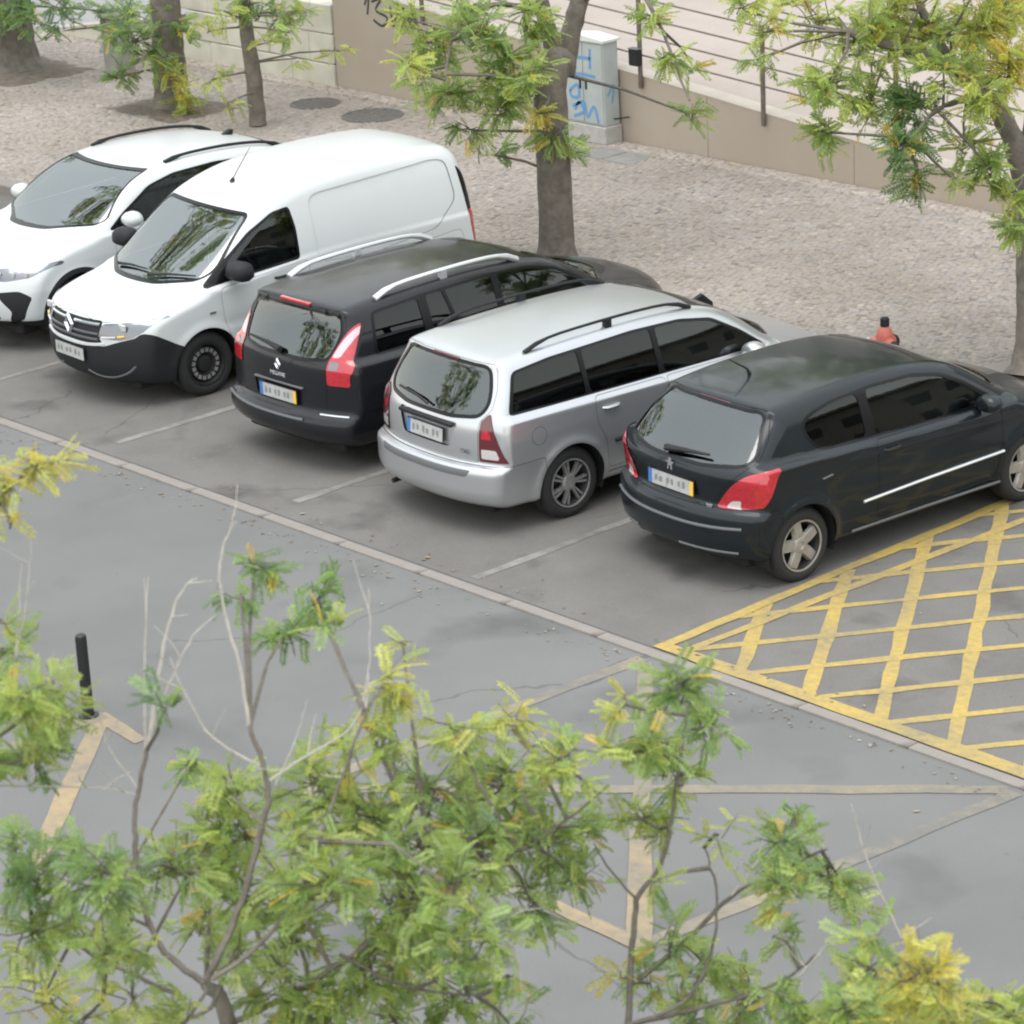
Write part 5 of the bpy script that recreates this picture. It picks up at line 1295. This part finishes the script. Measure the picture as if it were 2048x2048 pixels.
def car_black():
    def extras(c, root, hit):
        plate(c, root, hit, .640, lift=.010, w_=.50)
        y = hit((0, .9, .74), (0, -2, 0))[1]
        MB().box(-.33, .33, y-.014, y+.02, .728, .745, .005).build('plate_trim', MAT['plastic_grey'], root)
        for s in BOTH:
            roof_rail(root, hit, .585, (.75, 2.45), .065, .02, MAT['rail_silver'], s, feet=(1.55,))
            mirror_part(root, .82, 3.02, 1.03, MAT['paint_black'], MAT['plastic_black'], s)
            handle_part(root, hit, 1.45, .87, s, MAT['paint_black']); handle_part(root, hit, 2.25, .86, s, MAT['paint_black'])
            strip_on(root, hit, [(1.40, .48), (2.0, .49), (3.1, .50)], 'right' if s > 0 else 'left', .018, MAT['plastic_black'], 'door_moulding')
        y = hit((0, .9, .88), (0, -2, 0))[1]
        diamond_badge(root, (0, y-.002, .90), True, .038, .055)
        text_part(root, 'MEGANE', (0, hit((0, .9, .80), (0, -2, 0))[1]-.004, .795), (R(90), 0, 0), .052, MAT['rail_silver'], 'lettering')
        y = hit((0, .9, 1.41), (0, -2, 0))
        MB().box(-.20, .20, y[1]-.012, y[1]+.05, 1.40, 1.428, .005).build('brake_lamp', MAT['lamp_red'], root)
        P = [hit((x, .9, z), (0, -2, 0))+np.array([0, -.03, .02]) for x, z in ((.02, 1.01), (-.14, 1.035), (-.46, 1.045))]
        MB().tube(P, [.03, .02, .01], 6).build('wiper', MAT['rubber'], root)
        strip_on(root, hit, [(x, .475+.015*(x/.8)**2) for x in np.linspace(-.80, .38, 12)], 'rear', .014, MAT['plastic_grey'], 'bumper_moulding')
        strip_on(root, hit, [(x, .535) for x in np.linspace(.52, .79, 7)], 'rear', .010, MAT['rail_silver'], 'bumper_moulding')
        # bumper corner that has come loose at the front
        b = MB().prism([(0, 0), (.24, .12), (.34, .03), (.32, -.26), (.05, -.30)], .06, (0, 0, 0), ((.35, .94, 0), (0, 0, 1), (.94, -.35, 0)))
        o = b.build('loose_bumper_corner', MAT['plastic_black'], root); o.location = (.70, 4.40, .52); o['label'] = 'loose black bumper corner sticking out at the front'
    lampP = round_poly([(.585, .80), (.575, 1.0), (.612, 1.12), (.66, 1.25), (.70, 1.34), (1.0, 1.35), (1.0, .80)], .02)
    lamp = lambda x, y, z: np.maximum(sdpoly(np.stack([x, z], 1), lampP), (y-(.25+np.maximum(z-.90, 0)*.62))*.85)
    pk = round_poly([(.595, 1.03), (.632, 1.14), (.68, 1.25), (.705, 1.31), (.715, 1.25), (.705, 1.15), (.675, 1.04)], .02)
    pink = lambda x, y, z: sdpoly(np.stack([x, z], 1), pk)
    wh = lambda x, y, z: np.max([.595-x, x-.68, .935-z, z-1.0], 0)
    return dict(name='black_estate_car', label='black estate car with silver roof rails parked rear-out beside the white van', cat='car', group='cars parked in the bays',
        L=4.5, W=1.77, H=1.49, loc=(-2.519, .885, 0), rz=.005, paint='paint_black',
        sil=[(.24, .22), (.06, .28), (.0, .36), (-.0, .46), (.03, .52), (.085, .54), (.09, .66), (.09, .85), (.11, .97), (.14, 1.0), (.28, 1.22), (.35, 1.37), (.33, 1.425), (.43, 1.45), (.9, 1.475), (1.5, 1.49), (2.1, 1.48), (2.6, 1.43), (2.9, 1.36), (3.3, 1.16), (3.60, 1.03), (3.85, 1.0), (4.2, .93), (4.40, .83), (4.48, .66), (4.5, .45), (4.45, .27), (4.2, .2)],
        plan=[(0, .83), (.15, .855), (.5, .88), (1.2, .885), (2.6, .885), (3.6, .88), (4.1, .86), (4.5, .80)],
        belt=[(0, 1.0), (.5, .99), (1.5, .97), (2.8, .94), (3.4, .95), (3.7, 1.03), (4.5, 1.0)],
        gh=[(0, .76), (.4, .785), (1.2, .805), (2.4, .81), (3.0, .79), (3.6, .75), (4.5, .7)],
        tumble=.30, bow_rear=.21, bow_front=.40, crown=.05, wheel_r=.97, wheel_f=3.656, tyre_r=.315, arch_r=.35,
        cowl_y=3.5, dash_z=.98, seat_y=2.4, rear_seat=1.50, wheel_style='ten', rim_r=.205, rim_mat='alloy',
        regions=[
            dict(type='glass', name='rear_window', proj='rear', lim=.9, mat='glass_rear', seal=.025, round=.04,
                 poly=mirror_poly([(.55, 1.355), (.595, 1.22), (.575, 1.10), (.545, 1.02), (.3, 1.0)])),
            dict(type='glass', name='windscreen', proj='front', lim=2.4, mat='glass_screen', round=.04, poly=mirror_poly([(.54, 1.40), (.68, 1.05), (.3, 1.01)])),
            dict(type='dlo', sides=BOTH, proj='side', round=.05,
                 poly=[(.55, 1.01), (.63, 1.365), (1.2, 1.39), (2.0, 1.395), (2.5, 1.365), (2.85, 1.285), (3.36, .985), (2.0, .995)],
                 panes=[dict(mat='glass_privacy', poly=[(.59, 1.035), (.66, 1.345), (1.16, 1.366), (1.16, 1.03)]),
                        dict(mat='glass_privacy', poly=[(1.26, 1.02), (1.26, 1.37), (1.45, 1.372), (1.52, 1.02)], round=.02),
                        dict(mat='glass_privacy', poly=[(1.56, 1.02), (1.49, 1.372), (2.04, 1.372), (2.04, 1.015)], round=.02),
                        dict(mat='glass_side', poly=[(2.12, 1.01), (2.12, 1.368), (2.48, 1.343), (2.82, 1.266), (3.26, 1.005)])]),
            dict(type='part', name='tail_lamp', sides=BOTH, proj='fn', fn=lamp, mat='lamp_red', off=.007, inner=[
                dict(name='indicator_lens', proj='fn', fn=pink, mat='lamp_pink'), dict(name='reversing_lamp', proj='fn', fn=wh, mat='lamp_housing')]),
            dict(type='part', name='plate_recess', proj='rear', lim=.4, mat='paint_black', off=-.012, round=.03, poly=[(-.36, .73), (.36, .73), (.32, .575), (-.32, .575)]),
            dict(type='panel', name='tailgate', proj='rear', lim=.75, round=.03, poly=mirror_poly([(.585, 1.40), (.63, 1.27), (.60, 1.12), (.57, 1.0), (.57, .57)])),
            dict(type='panel', name='rear_bumper', proj='fn', fn=lambda x, y, z: np.maximum(z-.56-.0*y, y-.62)),
            dict(type='panel', name='rear_door', sides=BOTH, proj='side', round=.05, poly=[(1.34, .34), (2.07, .34), (2.07, .975), (1.24, .985), (1.24, .78), (1.32, .6)]),
            dict(type='panel', name='front_door', sides=BOTH, proj='side', round=.05, poly=[(2.085, .34), (3.22, .34), (3.28, .6), (3.26, .965), (2.085, .975)]),
            dict(type='panel', name='bonnet', proj='top', lim=.6, round=.08, poly=[(-.66, 3.56), (.66, 3.56), (.64, 4.1), (.45, 4.30), (-.45, 4.30), (-.64, 4.1)]),
        ], extras=[extras])

def car_van():
    def extras(c, root, hit):
        L = c['L']
        plate(c, root, hit, .50, back=False, lift=.012, yellow=False, blue=False, w_=.48, x=.0)
        y = hit((0, L-.9, .74), (0, 2, 0))[1]
        diamond_badge(root, (0, y+.016, .765), False, .075, .115, .022, wide=.46)
        for i, z in enumerate((.665, .715, .80)):
            P = []
            for x in np.linspace(-.40, .40, 15):
                p = hit((x, L-.9, z), (0, 2, 0)); p[1] += .006; P.append(p)
            for seg in ((P[:7], P[8:]) if z > .7 else (P,)):
                MB().tube(seg, .012 if z < .79 else .014, 5).build('grille_bar', MAT['chrome' if z > .79 else 'plastic_grey'], root, True)
        P = []
        for x in np.linspace(-.47, .47, 17):
            p = hit((x, L-.9, .600+.03*(abs(x)/.47)**3), (0, 2, 0)); p[1] += .004; P.append(p)
        MB().tube(P, .016, 5).build('grille_surround', MAT['paint_white'], root, True)
        for s in BOTH:
            mirror_part(root, .85, 3.08, 1.16, MAT['plastic_black'], MAT['plastic_black'], s, 1.25, .35)
            handle_part(root, hit, 2.52, .98, s, MAT['plastic_black'])
            # bright lamp unit behind the headlamp lens
            p = hit((.62*s, L-.9, .79), (0, 2, 0))
            MB().box(-.06, .06, -.01, .012, -.035, .035, .01).build('headlamp_unit', MAT['lamp_white'], root).location = p+np.array([0, .004, 0])
            p2 = [hit((s*x, L-.9, z), (0, 2, 0))+np.array([0, .008, 0]) for x, z in ((.44, .69), (.52, .695), (.58, .70))]
            MB().tube(p2, .010, 5).build('daytime_lamp', MAT['lamp_white'], root)
            p2 = [hit((s*x, L-.9, z), (0, 2, 0))+np.array([0, .008, 0]) for x, z in ((.60, .705), (.66, .715))]
            MB().tube(p2, .011, 5).build('indicator', MAT['lamp_amber'], root)
            p2 = hit((0, 3.35, .80), (-1.6*-s, 0, 0))
            MB().box(-.008, .008, -.035, .035, -.010, .010, .003).build('side_repeater', MAT['plastic_grey'], root).location = p2
        z0 = hit((0, 2.42, 1.0), (0, 0, 1.4))
        MB().tube([z0, z0+np.array([0, -.02, .04])], [.03, .014], 6).build('aerial_base', MAT['rubber'], root)
        MB().tube([z0+np.array([0, -.02, .04]), z0+np.array([0, -.24, .30])], [.006, .003], 5).build('aerial', MAT['rubber'], root)
        MB().box(-.15, .12, 3.30, 3.52, 1.014, 1.019).build('dashboard_paper', MAT['paper'], root)
        for xs in (.40, -.18):
            P = [hit((x, 3.0, z), (0, 1.6, 0))+np.array([0, .02, .015]) for x, z in ((xs, 1.08), (xs-.22, 1.105), (xs-.5, 1.11))]
            MB().tube(P, [.016, .012, .008], 5).build('wiper', MAT['rubber'], root)
        for s in BOTH:
            P = [hit((s*x, L-.9, z), (0, 2, 0))+np.array([0, .003, 0]) for x, z in ((.22, .34), (.34, .295), (.50, .30), (.66, .36), (.74, .43))]
            MB().tube(catmull(np.array(P), 4), .012, 5).build('bumper_crease', MAT['plastic_grey'], root, True)
            P = [hit((s*x, L-.9, z), (0, 2, 0))+np.array([0, .006, 0]) for x, z in ((.44, .815), (.60, .83), (.72, .845), (.78, .855))]
            MB().tube(catmull(np.array(P), 4), .007, 5).build('headlamp_trim', MAT['chrome'], root, True)
    hp = round_poly([(.40, .685), (.62, .675), (.72, .70), (.80, .76), (.88, .90), (.78, .85), (.66, .835), (.42, .80)], .02)
    head = lambda x, y, z: np.maximum(sdpoly(np.stack([x, z], 1), hp), 3.72-y)
    bump = lambda x, y, z: np.max([z-np.interp(np.abs(x), [0, .46, .60, .74, .80, .90], [.60, .605, .655, .70, .755, .80])+np.maximum(4.10-y, 0)*.62, 3.55-y], 0)
    rear = lambda x, y, z: np.max([(y-(.20+(z-1.2)*.12)), .76-z, z-1.60, .735-x], 0)
    redl = lambda x, y, z: np.max([.80-z, z-1.16], 0)
    return dict(name='white_van', label='white panel van with black bumper parked nose-out beside the black estate car', cat='van', group='cars parked in the bays',
        L=4.393, W=1.775, H=1.875, loc=(-5.25, 5.20, 0), rz=math.pi-.05, paint='paint_white',
        sil=[(.20, .24), (.04, .30), (.0, .42), (.0, .55), (.03, .62), (.04, .9), (.06, 1.3), (.10, 1.6), (.17, 1.78), (.40, 1.845), (1.0, 1.87), (1.6, 1.865), (2.1, 1.82), (2.45, 1.735), (2.76, 1.60), (3.22, 1.29), (3.56, 1.08), (3.72, 1.02), (4.0, .965), (4.22, .905), (4.33, .85), (4.375, .72), (4.393, .55), (4.38, .36), (4.28, .23), (4.0, .2)],
        plan=[(0, .865), (.3, .88), (1.2, .885), (2.6, .885), (3.5, .885), (4.0, .87), (4.393, .80)],
        belt=[(0, 1.12), (1.5, 1.12), (2.3, 1.09), (3.2, 1.01), (3.5, 1.10), (3.8, 1.2), (4.4, 1.2)],
        gh=[(0, .835), (.4, .855), (1.5, .865), (2.4, .855), (3.0, .835), (3.5, .80), (4.393, .75)],
        tumble=.17, tumble2=.13, bow_rear=.08, bow_front=.36, crown=.05, wheel_r=.66, wheel_f=3.44, tyre_r=.315, arch_r=.355, flare=.018, axis_z=.75,
        cowl_y=3.45, dash_z=1.01, seat_y=2.1, wheel_style='steel', rim_r=.205, rim_mat='steel_dark', tyre_w=.195,
        sec=[(0, .90), (.2, .93), (.38, .975), (.6, 1.), (.8, 1.), (1.1, .985), (2, .95)], k_hi=.13,
        crease=[(.9, 3.2, .70, .66, -.008, .05)],
        regions=[
            dict(type='glass', name='windscreen', proj='front', lim=2.4, mat='glass_screen', round=.05, poly=mirror_poly([(.64, 1.57), (.75, 1.17), (.71, 1.10), (.35, 1.06)])),
            dict(type='dlo', sides=BOTH, proj='side', round=.04, poly=[(2.28, 1.10), (2.27, 1.40), (2.30, 1.60), (2.50, 1.575), (2.80, 1.44), (3.12, 1.22), (3.40, 1.02)],
                 panes=[dict(mat='glass_side', poly=[(2.31, 1.125), (2.30, 1.40), (2.33, 1.575), (2.49, 1.55), (2.78, 1.42), (3.07, 1.22), (3.15, 1.07)])]),
            dict(type='part', name='headlamp', sides=BOTH, proj='fn', fn=head, mat='lamp_housing', off=.003),
            dict(type='part', name='grille', proj='front', lim=4.0, mat='plastic_black', off=-.01, round=.03, poly=[(-.42, .835), (.42, .835), (.41, .68), (.46, .62), (-.46, .62), (-.41, .68)]),
            dict(type='part', name='front_bumper', proj='fn', fn=bump, mat='plastic_black', off=.003),
            dict(type='part', name='tail_lamp', sides=BOTH, proj='fn', fn=rear, mat='frit', off=.004, inner=[dict(name='tail_lens', proj='fn', fn=redl, mat='lamp_red')]),
            dict(type='panel', name='bonnet', proj='top', lim=.7, round=.10, poly=[(-.70, 3.56), (.70, 3.56), (.72, 3.9), (.60, 4.18), (.35, 4.30), (-.35, 4.30), (-.60, 4.18), (-.72, 3.9)]),
            dict(type='panel', name='front_door', sides=BOTH, proj='side', round=.06, poly=[(2.20, .36), (3.10, .36), (3.22, .70), (3.24, 1.00), (2.20, 1.08)]),
            dict(type='part', name='side_panel', sides=BOTH, proj='side', mat='paint_white', off=-.010, round=.08, poly=[(.32, 1.30), (.36, 1.68), (.52, 1.715), (2.00, 1.66), (2.08, 1.60), (2.08, 1.02), (1.4, .98), (.62, 1.06)]),
            dict(type='panel', name='cargo_panel', sides=BOTH, proj='side', round=.08, poly=[(.28, .74), (1.12, .74), (1.16, .40), (2.15, .36), (2.15, .95), (1.2, .93), (.30, 1.0)]),
        ], extras=[extras])

def car_suv():
    def extras(c, root, hit):
        L = c['L']
        for s in BOTH:
            roof_rail(root, hit, .60, (.62, 2.10), .030, .016, MAT['plastic_black'], s)
            mirror_part(root, .83, 2.78, 1.10, MAT['paint_white'], MAT['plastic_black'], s)
            handle_part(root, hit, 1.32, .93, s, MAT['paint_white']); handle_part(root, hit, 2.12, .91, s, MAT['paint_white'])
            for x in (.50, .62, .72):
                p = hit((x*s, L-.9, .765), (0, 2, 0))
                MB().box(-.045, .045, -.01, .012, -.028, .028, .01).build('headlamp_unit', MAT['lamp_white'], root).location = p
        plate(c, root, hit, .50, back=False, lift=.012, yellow=False, blue=False)
        z0 = hit((0, .85, 1.0), (0, 0, 1.4))
        MB().prism([(0, 0), (.16, 0), (.02, .055), (-.01, .05)], .05, (-.025, z0[1]-.05, z0[2]-.004), ((0, 1, 0), (0, 0, 1), (1, 0, 0))).build('roof_aerial', MAT['plastic_black'], root)
        for z in (.70, .76):
            P = [hit((x, L-.9, z), (0, 2, 0))+np.array([0, .004, 0]) for x in np.linspace(-.42, .42, 15)]
            MB().tube(P, .010, 5).build('grille_bar', MAT['chrome'], root, True)
    hp = round_poly([(.42, .71), (.60, .705), (.78, .74), (.90, .86), (.74, .835), (.42, .80)], .02)
    head = lambda x, y, z: np.maximum(sdpoly(np.stack([x, z], 1), hp), 3.55-y)
    ip = round_poly([(.56, .60), (.78, .60), (.80, .56), (.72, .36), (.60, .30), (.66, .42)], .03)
    cl = lambda r, x, y, z: 0
    clad = lambda x, y, z: np.max([np.minimum(np.minimum(np.hypot(y-.85, z-.33), np.hypot(y-3.41, z-.33))-.415, z-.32), .3-x], 0)
    return dict(name='white_crossover_car', label='white crossover car with black roof rails parked nose-out left of the van', cat='car', group='cars parked in the bays',
        L=4.266, W=1.757, H=1.51, scale=1.05, loc=(-7.90, 5.56, 0), rz=math.pi+.005, paint='paint_white',
        sil=[(.2, .25), (.03, .32), (0, .5), (.03, .75), (.06, .95), (.15, 1.1), (.45, 1.32), (.80, 1.43), (1.3, 1.49), (1.8, 1.505), (2.2, 1.49), (2.5, 1.43), (2.75, 1.33), (3.05, 1.15), (3.22, 1.06), (3.4, 1.02), (3.8, .97), (4.05, .89), (4.2, .76), (4.255, .60), (4.266, .45), (4.22, .28), (3.9, .22)],
        plan=[(0, .80), (.3, .85), (.9, .872), (2.6, .872), (3.4, .87), (3.9, .85), (4.266, .78)],
        belt=[(0, 1.08), (.6, 1.06), (1.5, 1.01), (2.8, .98), (3.1, 1.0), (3.4, 1.1), (4.266, 1.1)],
        gh=[(0, .76), (.5, .79), (1.2, .825), (2.4, .835), (2.9, .82), (3.3, .79), (4.266, .74)],
        tumble=.24, bow_rear=.2, bow_front=.40, crown=.05, wheel_r=.85, wheel_f=3.41, tyre_r=.33, arch_r=.365, flare=.016,
        cowl_y=3.1, dash_z=1.0, seat_y=2.0, rear_seat=1.2, wheel_style='five', rim_r=.22, rim_mat='alloy',
        regions=[
            dict(type='glass', name='windscreen', proj='front', lim=2.2, mat='glass_screen', round=.02, seal=.014, poly=mirror_poly([(.60, 1.435), (.745, 1.10), (.70, 1.07), (.3, 1.035)])),
            dict(type='glass', name='rear_window', proj='rear', lim=1.0, mat='glass_rear', round=.05, poly=mirror_poly([(.50, 1.36), (.62, 1.15), (.3, 1.12)])),
            dict(type='dlo', sides=BOTH, proj='side', round=.05,
                 poly=[(.62, 1.20), (.78, 1.30), (1.1, 1.37), (1.6, 1.40), (2.1, 1.39), (2.42, 1.33), (2.78, 1.14), (2.98, 1.0), (2.0, 1.03), (.9, 1.10)],
                 panes=[dict(mat='glass_privacy', poly=[(.72, 1.20), (.82, 1.285), (1.12, 1.35), (1.6, 1.378), (1.6, 1.07), (.95, 1.12)]),
                        dict(mat='glass_side', poly=[(1.68, 1.065), (1.68, 1.378), (2.1, 1.365), (2.39, 1.31), (2.73, 1.13), (2.86, 1.025), (2.0, 1.05)])]),
            dict(type='part', name='headlamp', sides=BOTH, proj='fn', fn=head, mat='lamp_housing', off=.003),
            dict(type='part', name='bumper_intake', sides=BOTH, proj='front', lim=3.6, poly=[(.52, .60), (.72, .62), (.82, .56), (.74, .34), (.60, .28), (.66, .42)], round=.03, mat='plastic_black', off=-.006),
            dict(type='part', name='lower_grille', proj='front', lim=3.8, poly=[(-.46, .46), (.46, .46), (.56, .34), (-.56, .34)], round=.03, mat='plastic_black', off=-.008),
            dict(type='part', name='grille', proj='front', lim=3.8, mat='frit', off=-.004, round=.02, poly=[(-.41, .80), (.41, .80), (.41, .69), (-.41, .69)]),
            dict(type='part', name='arch_cladding', sides=BOTH, proj='fn', fn=clad, mat='plastic_black', off=.006),
            dict(type='panel', name='bonnet', proj='top', lim=.7, round=.1, poly=[(-.66, 3.18), (.66, 3.18), (.68, 3.6), (.58, 3.98), (-.58, 3.98), (-.68, 3.6)]),
            dict(type='panel', name='front_door', sides=BOTH, proj='side', round=.05, poly=[(1.64, .36), (2.86, .36), (2.95, .6), (2.93, .98), (2.0, 1.01), (1.64, 1.03)]),
            dict(type='panel', name='rear_door', sides=BOTH, proj='side', round=.05, poly=[(1.0, .9), (1.22, .60), (1.24, .36), (1.625, .36), (1.625, 1.03), (.98, 1.07)]),
        ], extras=[extras])
for spec in (car_suv, car_van, car_black, car_silver, car_hatch):
    build_car(spec())
